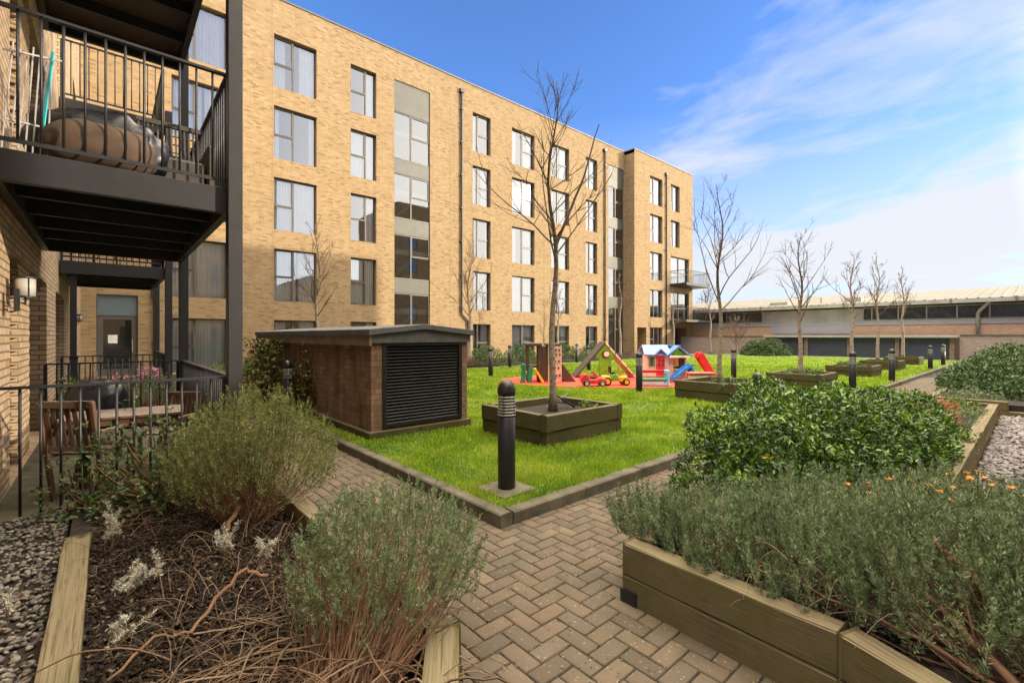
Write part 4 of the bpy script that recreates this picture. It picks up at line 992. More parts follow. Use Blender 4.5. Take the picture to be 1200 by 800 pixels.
ICF = [(0,11,5),(0,5,1),(0,1,7),(0,7,10),(0,10,11),(1,5,9),(5,11,4),(11,10,2),(10,7,6),(7,1,8),(3,9,4),(3,4,2),(3,2,6),(3,6,8),(3,8,9),(4,9,5),(2,4,11),(6,2,10),(8,6,7),(9,8,1)]
BOXV = np.array([(-1,-1,-1),(1,-.8,-1),(.9,1,-1),(-.8,.9,-1),(-.9,-.8,1),(.8,-1,1),(1,.8,1),(-1,1,1)]); BOXF = [(0,3,2,1),(4,5,6,7),(0,1,5,4),(1,2,6,5),(2,3,7,6),(3,0,4,7)]
rs = np.random.RandomState(7)
struct('gravel_bed', MB().box(-2.2,-.21,-.5,5.12,-.03,.105).mesh('gravel_bed'), M['soil'])
n = 9000; X = rs.uniform(-1.5,-.22,n); Y = .9+4.2*rs.rand(n)**1.2
scatter('pebbles', ICO, ICF, np.stack([X,Y,.105+rs.rand(n)*.022],1), rs.uniform(.009,.022,(n,1))*rs.uniform([.8,.6,.35],[1.2,.9,.6],(n,3)), rs, 2.0, M['pebble'], True)
struct('gravel_court', MB().box(4.62,11.98,-12,.44,-.03,.05).box(12.0,36,-14,-3.5,-.03,.05).mesh('gravel_court'), M['soil'])
n = 26000; d = 4.6*np.exp(rs.rand(n)*1.15); X = d; Y = .42-rs.rand(n)**1.3*4.5; k = X < 11.95
P_ = np.stack([X,Y,.052+rs.rand(n)*.02],1)[k]
scatter('slate_chips', BOXV, BOXF, P_, (rs.uniform(.012,.028,(len(P_),1))*(.6+P_[:,:1]/14))*rs.uniform([.8,.5,.15],[1.3,.9,.35],(len(P_),3)), rs, 1.6, M['slate'])
n = 26000; X = rs.uniform(-.08,1.03,n); Y = .5+4.6*rs.rand(n)**1.1
scatter('bark_mulch', BOXV, BOXF, np.stack([X,Y,.166+rs.rand(n)*.022],1), rs.uniform(.003,.011,(n,1))*rs.uniform([.8,.5,.12],[1.6,.9,.4],(n,3)), rs, .9, M['mulch'])
n = 9000; X = rs.uniform(2.3,4.4,n); Y = rs.uniform(-.7,1.45,n)
scatter('bark_mulch_right', BOXV, BOXF, np.stack([X,Y,.272+rs.rand(n)*.02],1), rs.uniform(.004,.011,(n,1))*rs.uniform([.8,.5,.12],[1.6,.9,.4],(n,3)), rs, .9, M['mulch']).name = 'bark_mulch'
n = 1600; X = rs.uniform(1.1,3.2,n); Y = rs.uniform(.3,4.5,n); k = (X > 1.12)&((X < 2.28)|(Y < 2.73))&((X < 2.18)|(Y > 1.57))
P_ = np.stack([X,Y,.002+0*X],1)[k]; scatter('grit', BOXV, BOXF, P_, rs.uniform(.0015,.005,(len(P_),1))*rs.uniform([.8,.5,.3],[1.3,.9,.6],(len(P_),3)), rs, 1, M['pebble'])

for nm_, n, bx in (('fallen_leaves', 110, (1.1,3.4,.3,2.7)), ('fallen_leaves', 260, (2.6,12,3.0,12)), ('fallen_leaves', 90, (-.1,1.0,.8,5.0))):
    P_ = np.stack([rs.uniform(bx[0],bx[1],n), rs.uniform(bx[2],bx[3],n), np.full(n,.012 if nm_ and bx[0] == 1.1 else (.14 if bx[0] > 2 else .195))],1)
    P_ = P_[~((P_[:,0] > 2.62)&(P_[:,0] < 4.3)&(P_[:,1] > 5.8))]; 
    if bx[0] == 1.1: P_ = P_[((P_[:,0] < 2.28)|(P_[:,1] < 2.73))&((P_[:,0] < 2.15)|(P_[:,1] > 1.58))]
    scatter(nm_, [(-1,0,0),(0,-.5,.12),(1.1,0,.05),(0,.5,.12)], [(0,1,2,3)], P_, rs.uniform(.006,.016,(len(P_),1))*np.ones((1,3)), rs, 1.5, M['twig'])
def grass():
    rs = np.random.RandomState(2); N_ = 370000
    d = 3.1*np.exp(rs.rand(N_)**.95*math.log(34/3.1)); a = R(-40)+rs.rand(N_)*R(92)      # angle right of the view axis
    f = np.array([.6593,.7519]); r = np.array([.7519,-.6593])
    X = d*(f[0]*np.cos(a)+r[0]*np.sin(a)); Y = d*(f[1]*np.cos(a)+r[1]*np.sin(a))
    k = (X > 2.405)&(X < 36.4)&(Y > 2.855)&(Y < 15.8); k &= ~((X > 2.58)&(X < 4.34)&(Y > 5.83)&(Y < 12.1))
    for x, y in ((4.1,4.03),(9.6,4.1),(14,3.75),(19,3.65),(23.8,3.7),(28.5,3.7)): k &= ~((X > x-.01)&(X < x+1.56)&(Y > y-.01)&(Y < y+1.29))
    k &= ~((np.abs(X-2.74) < .19)&(np.abs(Y-3.2) < .19))
    u = (X-11.75)*.752-(Y-8.6)*.659; v = (X-11.75)*.659+(Y-8.6)*.752; k &= (u/3.5)**2+(v/2.05)**2 > 1
    X, Y, d = X[k], Y[k], d[k]; n = len(X)
    patch = .5+.5*np.sin(X*2.3+1.7*np.sin(Y*1.9))*np.cos(Y*2.7+1.3*np.sin(X*1.4))
    h = rs.uniform(.022,.05,n)*(1+.8*patch)*np.clip(d/9,1,1.3); w = .0028*np.clip(d/3.2,1,6)*rs.uniform(.7,1.3,n)
    th = rs.rand(n)*2*math.pi; ln = rs.uniform(.1,.9,n)*h
    bx, by = np.cos(th)*w, np.sin(th)*w; lx, ly = np.cos(th+1.3)*ln, np.sin(th+1.3)*ln; z0 = .085+0*X
    V = np.stack([np.stack([X-bx,Y-by,z0],1), np.stack([X+bx,Y+by,z0],1), np.stack([X+bx*.7+lx*.45,Y+by*.7+ly*.45,z0+h*.62],1), np.stack([X+lx,Y+ly,z0+h],1), np.stack([X-bx*.7+lx*.45,Y-by*.7+ly*.45,z0+h*.62],1)],1)
    F = np.arange(n)[:,None]*5+np.arange(5)[None]
    o = link('grass', np_mesh('grass', V.reshape(-1,3), F), M['grass']); o['kind'] = 'stuff'
    # clover-like leaves near the kerb corner
    m = 9000; d = rs.uniform(3.0,6.5,m); a = R(-25)+rs.rand(m)*R(50); X = d*(f[0]*np.cos(a)+r[0]*np.sin(a)); Y = d*(f[1]*np.cos(a)+r[1]*np.sin(a))
    k = (X > 2.45)&(Y > 2.9)&~((X > 4.0)&(X < 5.7)&(Y > 3.95)&(Y < 5.35))&~((np.abs(X-2.74) < .2)&(np.abs(Y-3.2) < .2))&~((X > 2.58)&(X < 4.34)&(Y > 5.83)); P2 = np.stack([X,Y,.105+rs.rand(m)*.03],1)[k]
    scatter('clover', [(-1,0,0),(0,-.6,.2),(1,0,0),(0,.6,.2)], [(0,1,2,3)], P2, rs.uniform(.006,.013,(len(P2),1))*np.ones((1,3)), rs, 1.2, M['hedge_l'])
grass()

# ------------------------------------------------------------------ plants
def bez(p, c, q, t): return p*(1-t)**2 + c*2*t*(1-t) + q*t*t
def needles(rs, C, D, L, W, up=.5):
    """thin diamond leaves at points C along directions D"""
    n = len(C); D = D/np.linalg.norm(D,axis=1)[:,None]; s = np.cross(D, rs.normal(size=(n,3))); s /= np.linalg.norm(s,axis=1)[:,None]
    L = L[:,None]; W = W[:,None]
    V = np.stack([C, C+D*L*.5+s*W, C+D*L, C+D*L*.5-s*W],1); F = np.arange(n)[:,None]*4+np.arange(4)[None]
    return V.reshape(-1,3), F
def rosemary(label, base, c, r, h, shoots, seed, leaf=.5, per=42, mat='rosemary', nl=.021, nw=.0024, group=None, lean=(0,0), name='rosemary_shrub', stem=.0036, sl=.13, low=.25):
    """base: root point; c: centre of crown (x,y,bottom z); r radii; h crown height; each shoot ends in an upright bottlebrush of needles"""
    rs = np.random.RandomState(seed); t = thing(name, label, 'shrub', base, group=group); B = np.array(base, float)
    sm = MB(); NV = []; NF = []; off = 0
    def brush(p0, ax, L, m, spread=1.0):
        nonlocal off
        ax = ax/np.linalg.norm(ax); tt = rs.rand(m)**.9
        rad = np.cross(ax, rs.normal(size=(m,3))); rad /= np.linalg.norm(rad,axis=1)[:,None]
        D = ax*(.55+1.0*tt[:,None]**2)+rad*.8*spread; taper = 1-.35*tt
        v, f = needles(rs, p0+ax*L*tt[:,None]+rad*.002, D, nl*rs.uniform(.75,1.15,m)*taper, nw*rs.uniform(.8,1.25,m)); NV.append(v); NF.append(f+off); off += len(v)
    for i in range(shoots):
        th = rs.rand()*2*math.pi; rr = math.sqrt(rs.rand()); prof = math.sqrt(max(0, 1-.88*rr**2.4))
        L = sl*rs.uniform(.7,1.3); z = c[2]+h*prof*(rs.uniform(.78,1.14) if rs.rand() < .62 else rs.uniform(.35,.85))-L
        tip = np.array([c[0]+r[0]*rr*math.cos(th), c[1]+r[1]*rr*math.sin(th), max(z, B[2]+.03)])
        b0 = B+np.array([rs.normal()*r[0]*.13, rs.normal()*r[1]*.13, 0])
        ctl = np.array([b0[0]*.35+tip[0]*.65+rs.normal()*.03, b0[1]*.35+tip[1]*.65+rs.normal()*.03, b0[2]+(tip[2]-b0[2])*rs.uniform(.05,low+.1)])
        pts = [bez(b0, ctl, tip, k/7) + (rs.normal(size=3)*.006 if 0 < k < 7 else 0) for k in range(8)]
        out = np.array([math.cos(th),math.sin(th),0])*rr*.35; ax = np.array([rs.normal()*.10+lean[0], rs.normal()*.10+lean[1], 1.0])+out
        if i % 2: sm.tube(pts+[tip+ax*L*.5], [stem*(1-.7*k/8)*(1.7 if i % 9 == 0 else 1) for k in range(9)], 3, False)
        brush(tip, ax, L, per)
        if rs.rand() < leaf:          # shorter side sprigs lower on the stem
            for q in range(2):
                k0 = bez(b0, ctl, tip, rs.uniform(.72,.97)); a2 = ax*.7+np.array([rs.normal()*.5, rs.normal()*.5, .1]); brush(k0, a2, L*.6, per//3)
    part('stems', sm, M['stem'], t)
    link('foliage', np_mesh('foliage', np.concatenate(NV)-B, np.concatenate(NF)), M[mat], t)
    return t
rosemary('rounded rosemary bush beside the fence at left with a dense fan of bare lower stems', (.78,3.72,.16), (.84,3.85,.42), (.54,.52), .66, 560, 1, leaf=.9, per=44, mat='rosemary_y', nw=.0030, nl=.026, sl=.13)
rosemary('grey green rosemary leaning over the timber corner onto the path at lower centre', (.55,1.60,.17), (.97,1.96,.44), (.41,.43), .36, 560, 2, leaf=.7, per=48, nw=.0021, nl=.019, sl=.10, low=.15)
rosemary('darker rosemary clump between the rose bush and the rounded rosemary', (.55,4.5,.16), (.62,4.45,.32), (.36,.40), .50, 180, 3, leaf=.9, nw=.0030, nl=.026)
g = 'rosemary bushes filling the right raised bed'
RM = [((2.50,1.35,.27),(2.50,1.56,.30),(.20,.22),.30,150,'small rosemary tuft at the left tip of the right raised bed'),
 ((2.75,1.0,.27),(2.62,1.12,.28),(.38,.40),.40,300,'rosemary bush just behind the front corner of the right bed'),
 ((2.75,.5,.27),(2.62,.68,.28),(.40,.40),.46,320,'rosemary bush leaning over the middle of the right bed front timber'),
 ((3.3,.75,.27),(3.20,.90,.26),(.50,.42),.42,300,'rosemary bush in the right bed directly below the dark glossy bush'),
 ((2.45,.02,.27),(2.62,.30,.42),(.42,.34),.46,300,'rosemary bush crowning thick bare trunks at the bottom right'),
 ((3.2,.0,.27),(3.15,.25,.36),(.48,.42),.46,320,'rosemary bush with orange flowers behind it near the right picture edge'),
 ((2.6,-.4,.27),(2.75,-.12,.46),(.42,.34),.44,240,'rosemary bush at the bottom right cut by the picture edge'),
 ((3.9,.30,.27),(3.85,.45,.26),(.5,.42),.42,220,'rosemary bush at the back of the right bed beside the slate gravel'),
 ((3.9,-.35,.27),(3.7,-.20,.36),(.5,.45),.44,200,'rosemary bush cut by the right picture edge over the gravel')]
for i, (b, c, r, h, s, lab) in enumerate(RM): rosemary(lab, b, c, r, h, s, 10+i, leaf=.35, per=78, nl=.026, nw=.0027, group=g, sl=.19, low=.3 if i != 4 else .1)

def leafy(name, label, cat, c, r, n_cl, seed, mat, ls=.05, per=8, zmin=.25, shell=.55, group=None, branches=40, ar=.42, lumps=.18, flat=False, pw=2.0):
    """broad leaf shrub: whorls of folded leaves through a lumpy half-ellipsoid"""
    rs = np.random.RandomState(seed); t = thing(name, label, cat, (c[0],c[1],c[2]), group=group)
    u = rs.normal(size=(n_cl,3)); u[:,2] = np.abs(u[:,2]) if not flat else u[:,2]; u /= (np.abs(u)**pw).sum(1)[:,None]**(1/pw)
    rad = 1-shell*rs.rand(n_cl)**2.2; lump = 1+lumps*(np.sin(u[:,0]*5+seed)*np.cos(u[:,1]*6+seed*1.7)+.5*np.sin(u[:,2]*9+u[:,0]*7))
    Cc = u*(rad*lump)[:,None]*np.array(r)
    C = np.repeat(Cc, per, 0)+rs.normal(size=(n_cl*per,3))*ls*.35; U = np.repeat(u, per, 0); n = len(C)
    D = U*.5+rs.normal(size=(n,3))*.75+np.array([0,0,.25]); D /= np.linalg.norm(D,axis=1)[:,None]
    N3 = U*.8+np.array([0,0,.7])+rs.normal(size=(n,3))*.4; s = np.cross(D,N3); s /= np.linalg.norm(s,axis=1)[:,None]; nn = np.cross(s,D)
    L = (ls*rs.uniform(.6,1.2,n))[:,None]; W = L*ar*.5
    V = np.stack([C, C+D*L*.45+s*W+nn*L*.08, C+D*L-nn*L*.12, C+D*L*.45-s*W+nn*L*.08],1).reshape(-1,3)
    b = np.arange(n)[:,None]*4; F = np.concatenate([b+np.array([[0,1,2]]), b+np.array([[0,2,3]])],0)
    me = np_mesh('foliage', V, F); link('foliage', me, M[mat], t)
    if branches:
        sm = MB()
        for i in range(branches):
            q = Cc[rs.randint(n_cl)]*.85; p = np.array([rs.normal()*r[0]*.12, rs.normal()*r[1]*.12, 0 if not flat else -r[2]]); m_ = (p+q)/2+np.array([0,0,-.1*r[2]])
            sm.tube([bez(p,m_,q,k/5)+rs.normal(size=3)*.01 for k in range(6)], [.012*(1-.12*k) for k in range(6)], 4, False)
        part('branches', sm, M['stem'], t, world=False)
    return t
leafy('glossy_shrub', 'large dark glossy leaved bush spreading across the middle of the right bed', 'shrub', (4.55,1.40,.22), (1.18,.64,.80), 4200, 21, 'laurel', ls=.050, per=8, lumps=.10, pw=3.0)
leafy('glossy_shrub', 'right shoulder of glossy leaved bush next to the pink leaved plant', 'shrub', (6.1,1.05,.26), (1.1,.52,.64), 2400, 22, 'laurel', ls=.05, per=8, lumps=.08, pw=2.6)
leafy('round_bush', 'big rounded dark green bush at the right picture edge', 'shrub', (15.2,-.1,.2), (2.1,1.7,1.06), 3800, 23, 'hedge', ls=.085, per=7, lumps=.06)
leafy('round_bush', 'second broad dark bush farther right behind the big rounded one', 'shrub', (18.2,-1.5,.1), (2.0,2.0,1.2), 2200, 24, 'hedge', ls=.10, per=7, lumps=.06)
leafy('clipped_bush', 'neat bright green ball shaped bush behind the corner post', 'shrub', (3.85,15.5,.0), (1.05,.85,1.02), 1500, 25, 'hedge_l', ls=.07, per=6, lumps=.03)
leafy('clipped_bush', 'low rough evergreen right of the ball shaped bush', 'shrub', (5.0,13.6,.0), (1.0,.8,.75), 900, 26, 'hedge', ls=.07, per=6, lumps=.2)
leafy('evergreen_shrub', 'dark evergreen bush left of the far dark panelled store', 'shrub', (35.5,12.9,-.05), (1.6,1.6,1.2), 1500, 27, 'hedge', ls=.14, per=7, lumps=.12)
for i, (x, y, rx, lab) in enumerate(((14.6,18.6,1.1,'clipped hedge mound left of the brown climbing tower'),(17.0,18.7,1.1,'clipped hedge mound directly behind the climbing tower'),(20.5,18.7,1.2,'clipped hedge mound left of the triangular play den'),(23.3,18.8,1.2,'clipped hedge mound behind the triangular play den'),(12.0,18.4,.9,'clipped hedge mound beside the white curtained patio door'))):
    leafy('hedge_mound', lab, 'hedge', (x,y,.05), (rx,.7,.92), 620, 30+i, 'hedge', ls=.09, per=6, lumps=.05, group='clipped hedge mounds along the apartment building')
rr = random.Random(4)
for i, lab in enumerate(('yellow green low plant right beside the plant room corner','brownish low plant under the kinked downpipe','low plant behind the left bollards of the hedge','low plant in front of the hedge behind the climbing tower','brownish low plant seen between climbing tower and play den','low plant behind the left slope of the play den','low green plant behind the right slope of the play den','pale low plant before the narrow stair window','brownish low plant left of the playhouse roof')):
    x = 11.5+i*2.0+rr.uniform(-.4,.4); leafy('border_plant', lab, 'plant', (x,17.9,.05), (.55,.3,.35), 130, 50+i, ['hedge_l','twig','rose'][i % 3], ls=.09, per=5, branches=0, ar=.2, group='low plants in the strip before the apartment building')
leafy('pink_leaved_plant', 'clump of pink and red leaves in the right bed beyond the glossy bush', 'plant', (8.6,1.1,.26), (.75,.40,.36), 420, 60, 'pinkleaf', ls=.05, per=7, ar=.35)
leafy('low_plant', 'low leafy green plant at the end of the right bed', 'plant', (10.2,.9,.26), (.6,.35,.22), 200, 61, 'hedge_l', ls=.05, per=6, branches=0)
leafy('low_plant', 'grey green trailing plant beside the pale timber top in the right bed', 'plant', (9.2,.72,.26), (.9,.22,.16), 260, 62, 'rosemary', ls=.04, per=6, ar=.25, branches=0)
leafy('low_plant', 'trailing silver green plant at the foot of the big rounded bush', 'plant', (12.5,.9,.26), (.4,.55,.20), 260, 63, 'rosemary', ls=.05, per=6, ar=.25, branches=0)
leafy('low_plant', 'yellow flushed leafy sprig between glossy bush and slate gravel', 'plant', (7.2,.62,.26), (.28,.18,.22), 60, 64, 'hedge_l', ls=.06, per=6, branches=0)
for i, (x, lab) in enumerate(((10.2,'weeds in the planter behind the glossy bush'),(14.9,'weeds in the planter of the third lawn tree'),(19.8,'weeds in the mid distance planter'))):
    leafy('weeds', lab+', low and leafy', 'plant', (x,4.4,.40), (.6,.45,.16), 110, 70+i, 'hedge', ls=.07, per=5, branches=0, group='weeds growing in the tree planters')
leafy('weeds', 'small yellow green weed inside the nearest planter, right of the trunk', 'plant', (5.35,4.4,.40), (.16,.14,.12), 24, 74, 'hedge_l', ls=.045, per=6, branches=0, group='weeds growing in the tree planters')
leafy('weeds', 'dull leafy heap in the left corner of the nearest planter', 'plant', (4.35,5.05,.40), (.16,.16,.10), 40, 75, 'rose', ls=.04, per=6, branches=0, group='weeds growing in the tree planters')
leafy('rose_bush', 'straggly dark leaved rose growing against the patio railing', 'shrub', (.30,4.7,.16), (.60,.45,.66), 430, 41, 'rose', ls=.042, per=6, ar=.6, shell=.95, branches=60, lumps=.25)
leafy('rose_bush', 'thin rose stems with few leaves at the left end of the patio railing', 'shrub', (-.12,4.9,.12), (.35,.28,.55), 110, 42, 'rose', ls=.036, per=5, ar=.6, shell=.95, branches=24, lumps=.25)
# ivy on the plant room
def ivy(label, y0, y1, z0, z1, n, seed, thick=.10):
    rs = np.random.RandomState(seed); t = thing('ivy', label, 'climber', (2.66,(y0+y1)/2,.1), group='ivy on the plant room wall')
    k = max(4, n//90); cy = rs.uniform(y0,y1,k); cz = rs.uniform(z0,z1,k); idx = rs.randint(0,k,n)
    C = np.stack([2.66-np.abs(rs.normal(size=n))*thick, cy[idx]+rs.normal(size=n)*.16, np.clip(cz[idx]+rs.normal(size=n)*.22,.06,1.42)],1)
    D = rs.normal(size=(n,3))*.5+np.array([-.4,0,-.5]); D /= np.linalg.norm(D,axis=1)[:,None]; s = np.cross(D, np.array([-1,0,.3])+rs.normal(size=(n,3))*.4); s /= np.linalg.norm(s,axis=1)[:,None]
    L = rs.uniform(.035,.065,n)[:,None]
    V = np.stack([C,C+D*L*.4+s*L*.45,C+D*L,C+D*L*.4-s*L*.45],1).reshape(-1,3)-np.array(t.location); link('foliage', np_mesh('foliage', V, np.arange(n)[:,None]*4+np.arange(4)[None]), M['ivy'], t)
    m = MB()
    for i in range(14):
        y = rs.uniform(y0,y1); p = [(2.655, y+rs.normal()*.03*j, .1+(z1-.1)*j/6) for j in range(7)]; m.tube(p, [.009-.001*j for j in range(7)], 4, False)
    part('stems', m, M['stem'], t)
ivy('dense ivy covering the far end of the plant room wall', 9.6, 12.0, .2, 1.35, 4200, 1, .16)
ivy('thin ivy strand hanging mid way along the plant room wall', 8.1, 8.9, .3, 1.3, 500, 2, .05)
ivy('ivy creeping low behind the bollard light at the plant room', 9.0, 9.7, .1, .9, 1300, 3, .12)
leafy('ivy_mound', 'sprawling ivy mound at the foot of the plant room wall behind the rosemary', 'climber', (2.25,10.4,.0), (.5,1.6,.75), 900, 44, 'ivy', ls=.06, per=6, ar=.8, lumps=.2)
leafy('ivy_mound', 'leafy low growth left of the plant room behind the balcony post', 'shrub', (2.0,12.8,.0), (.8,1.2,.75), 700, 45, 'hedge_l', ls=.06, per=6, ar=.5, lumps=.2)
# flowers between the patios
rosemary('grey heather filling the strip behind the near patio, left part', (-.1,10.2,.2), (-.1,10.2,.3), (.45,.6), .5, 150, 81, per=30, nl=.04, nw=.005, mat='rosemary', name='heather', stem=.006)
rosemary('grey heather filling the strip behind the near patio, right part', (.6,10.4,.2), (.6,10.4,.3), (.4,.6), .55, 150, 82, per=30, nl=.04, nw=.005, mat='rosemary', name='heather', stem=.006)
leafy('pink_flowers', 'pink blossom cluster above the heather near the corner post', 'flowers', (.62,11.2,.55), (.20,.2,.36), 60, 83, 'flower_p', ls=.07, per=5, ar=.8, branches=6)
leafy('pink_flowers', 'small mauve and yellow blossoms behind the barbecue', 'flowers', (.15,11.6,.5), (.45,.3,.25), 40, 84, 'flower_p', ls=.05, per=4, ar=.8, branches=6)
leafy('yellow_green_plant', 'bright lime green plant beside the doorway pier behind the patio', 'plant', (-.45,9.9,.2), (.18,.3,.65), 160, 85, 'hedge_l', ls=.06, per=5, branches=6)
# orange flowers
for i, (x, y, z, lab) in enumerate(((3.02,.42,.76,'orange blossoms above the rosemary near the right edge'),(3.2,.2,.80,'rightmost orange blossoms in the rosemary'),(3.55,1.25,.62,'orange blossoms at the foot of the glossy bush'),(2.9,.22,.78,'lowest small orange blossoms in the rosemary'),(2.95,.6,.72,'scattered orange blossoms left of the main cluster'))):
    rs = np.random.RandomState(90+i); t = thing('orange_flowers', lab, 'flowers', (x,y,.28), group='orange flowers among the rosemary')
    m = MB()
    for k in range(7 if i < 2 else 4):
        q = np.array([x+rs.normal()*.05, y+rs.normal()*.05, z+rs.normal()*.03]); m.tube([(x+rs.normal()*.02,y,.28),(x,y,(z+.28)/2),tuple(q)], .002, 3, False); V = []
        for j in range(7):
            a = rs.rand()*6.28; d = np.array([math.cos(a),math.sin(a),.4+rs.rand()*.5])*.017; s_ = np.array([-math.sin(a),math.cos(a),0])*.008; V += [q,q+d*.6+s_,q+d,q+d*.6-s_]
        link('blossom', np_mesh('blossom', np.array(V)-np.array(t.location), np.arange(len(V)).reshape(-1,4)), M['flower_o'], t)
    part('stems', m, M['stem'], t)
# silver curry plants
def curry(label, x, y, h, n, seed, z=.17):
    rs = np.random.RandomState(seed); t = thing('curry_plant', label, 'plant', (x,y,z), group='silvery curry plants at lower left'); m = MB(); NV = []; NF = []; off = 0; B = np.array([x,y,z])
    for i in range(n):
        tip = B+np.array([rs.normal()*.045, rs.normal()*.045, h*rs.uniform(.6,1.05)]); c = B+np.array([rs.normal()*.06, rs.normal()*.06, h*.3]); m.tube([bez(B,c,tip,k/5) for k in range(6)], [.0035-.0004*k for k in range(6)], 4, False)
        k = 120; tt = 1-.5*rs.rand(k); P3 = np.array([bez(B,c,tip,q) for q in tt]); D = rs.normal(size=(k,3))*.7+np.array([0,0,.55])
        v, f = needles(rs, P3, D, .026*rs.uniform(.7,1.2,k), .0017*np.ones(k)); NV.append(v-B); NF.append(f+off); off += len(v)
    part('stems', m, M['twig'], t); link('foliage', np_mesh('foliage', np.concatenate(NV), np.concatenate(NF)), M['silver'], t)
curry('tall silver sprig pair growing over the end of the timber edge', .0, 3.75, .30, 5, 1)
curry('silver sprig left of the timber edge on the gravel', -.36, 3.2, .26, 3, 2, .11)
curry('low silver tuft just right of the timber edge', .07, 3.05, .16, 6, 3)
curry('pale silver tuft in the mulch by the timber edge middle', .18, 3.15, .16, 5, 4)
curry('silver tuft in the middle of the mulch bed', .52, 3.2, .20, 8, 5)
curry('small silver tuft beside the dry branches', .66, 2.9, .18, 5, 6)
curry('single grey sprig beside the timber further forward', .0, 2.55, .14, 3, 7)
# dry branches
def branches(label, n, area, seed, r0=.004, hmax=.12, name='dry_branches', L=(.3,.9), ang=None, z0=.18):
    rs = np.random.RandomState(seed); cx, cy = (area[0]+area[1])/2, (area[2]+area[3])/2; t = thing(name, label, 'dead plant', (cx,cy,z0)); m = MB()
    for i in range(n):
        p = np.array([rs.uniform(area[0],area[1]), rs.uniform(area[2],area[3]), z0+rs.rand()*.02]); a = rs.rand()*6.28 if ang is None else ang+rs.normal()*.35; ln = rs.uniform(*L); pts = [p]; k = 9
        up = rs.uniform(.0,1)*hmax; cv = rs.normal()*.06
        for j in range(k): a += cv+rs.normal()*.16; pts.append(pts[-1]+np.array([math.cos(a),math.sin(a),0])*ln/k+np.array([0,0,(up*math.cos(math.pi*j/k)*3.2)/k+rs.normal()*.003]))
        for q in pts: q[2] = max(q[2], z0-.005)
        rr_ = r0*rs.uniform(.35,1)*(2.2 if rs.rand() < .08 else 1); m.tube(pts, [rr_*(1-.07*j) for j in range(len(pts))], 4, False)
    part('twigs', m, M['twig'], t); return t
branches('tangle of dry grey brown twigs spread over the mulch at bottom left', 260, (.10,.90,1.10,2.5), 5, L=(.15,.5), hmax=.12, r0=.0030)
branches('long bare stems sweeping from the leaning rosemary to the bottom edge', 130, (.45,.95,1.35,2.05), 15, L=(.35,.75), hmax=.16, r0=.0060, ang=R(215), name='sprawling_rosemary')
branches('finer dry twigs around the silver tufts in the middle of the mulch bed', 110, (.2,.9,2.3,3.4), 6, r0=.0028, L=(.12,.4), hmax=.12)
branches('litter of dead stems under the rose bush', 170, (-.05,.95,3.5,5.0), 8, r0=.0026, L=(.12,.4), hmax=.06)
def log(label, pts, r, name='fallen_branch', mat='twig'):
    p0 = pts[0]; t = thing(name, label, 'branch', p0); rs = np.random.RandomState(int(r*1e5)); P_ = []
    for a, b in zip(pts, pts[1:]):
        for k in range(4): P_.append(tuple(a[i]+(b[i]-a[i])*k/4+rs.normal()*.006 for i in range(3)))
    P_.append(pts[-1]); n = len(P_); part('wood', MB().tube(P_, [r*(1-.5*k/n) for k in range(n)], 8), M[mat], t, smooth=True)
log('thick brown branch arching over the mulch toward the timber edge', [(.62,2.62,.26),(.52,2.68,.30),(.40,2.60,.24),(.28,2.46,.20),(.14,2.42,.25),(.0,2.26,.23)], .011, mat='stem')
log('thick woody stem curving out of the rounded rosemary', [(.80,3.72,.2),(.68,3.62,.32),(.58,3.42,.27),(.52,3.28,.18)], .02, mat='stem')
log('long woody stem lying from the leaning rosemary to the bottom edge', [(.85,1.95,.30),(.62,1.72,.27),(.42,1.55,.24),(.22,1.50,.20)], .012, mat='stem')
log('second woody stem running under the leaning rosemary', [(.92,2.0,.34),(.72,1.80,.22),(.50,1.72,.24),(.25,1.75,.2)], .011, mat='stem')
for i, (p, lab) in enumerate((([(2.26,.0,.27),(2.36,.12,.36),(2.42,.28,.46),(2.50,.50,.58)],'thick reddish rosemary trunk at the bottom right corner'),([(2.36,-.06,.27),(2.48,.05,.40),(2.58,.18,.54),(2.62,.3,.66)],'second reddish rosemary trunk at the bottom right corner'),([(2.28,.04,.28),(2.30,.28,.36),(2.33,.60,.38),(2.42,.95,.40)],'long low rosemary branch reaching left along the timber'),([(2.30,.06,.28),(2.40,.35,.33),(2.50,.7,.36),(2.6,1.0,.42)],'lower parallel rosemary branch behind the front timber'),([(2.50,-.10,.28),(2.64,-.02,.45),(2.80,.04,.62)],'forked pale rosemary branch near the right picture edge'))):
    log(lab, p, .017 if i < 2 else .009, 'woody_branch', 'stem')
branches('thin bare twigs fanning along the front timber of the right bed', 70, (2.3,2.55,.0,1.0), 16, L=(.2,.5), hmax=.22, r0=.0032, ang=R(95), name='sprawling_rosemary', z0=.29)

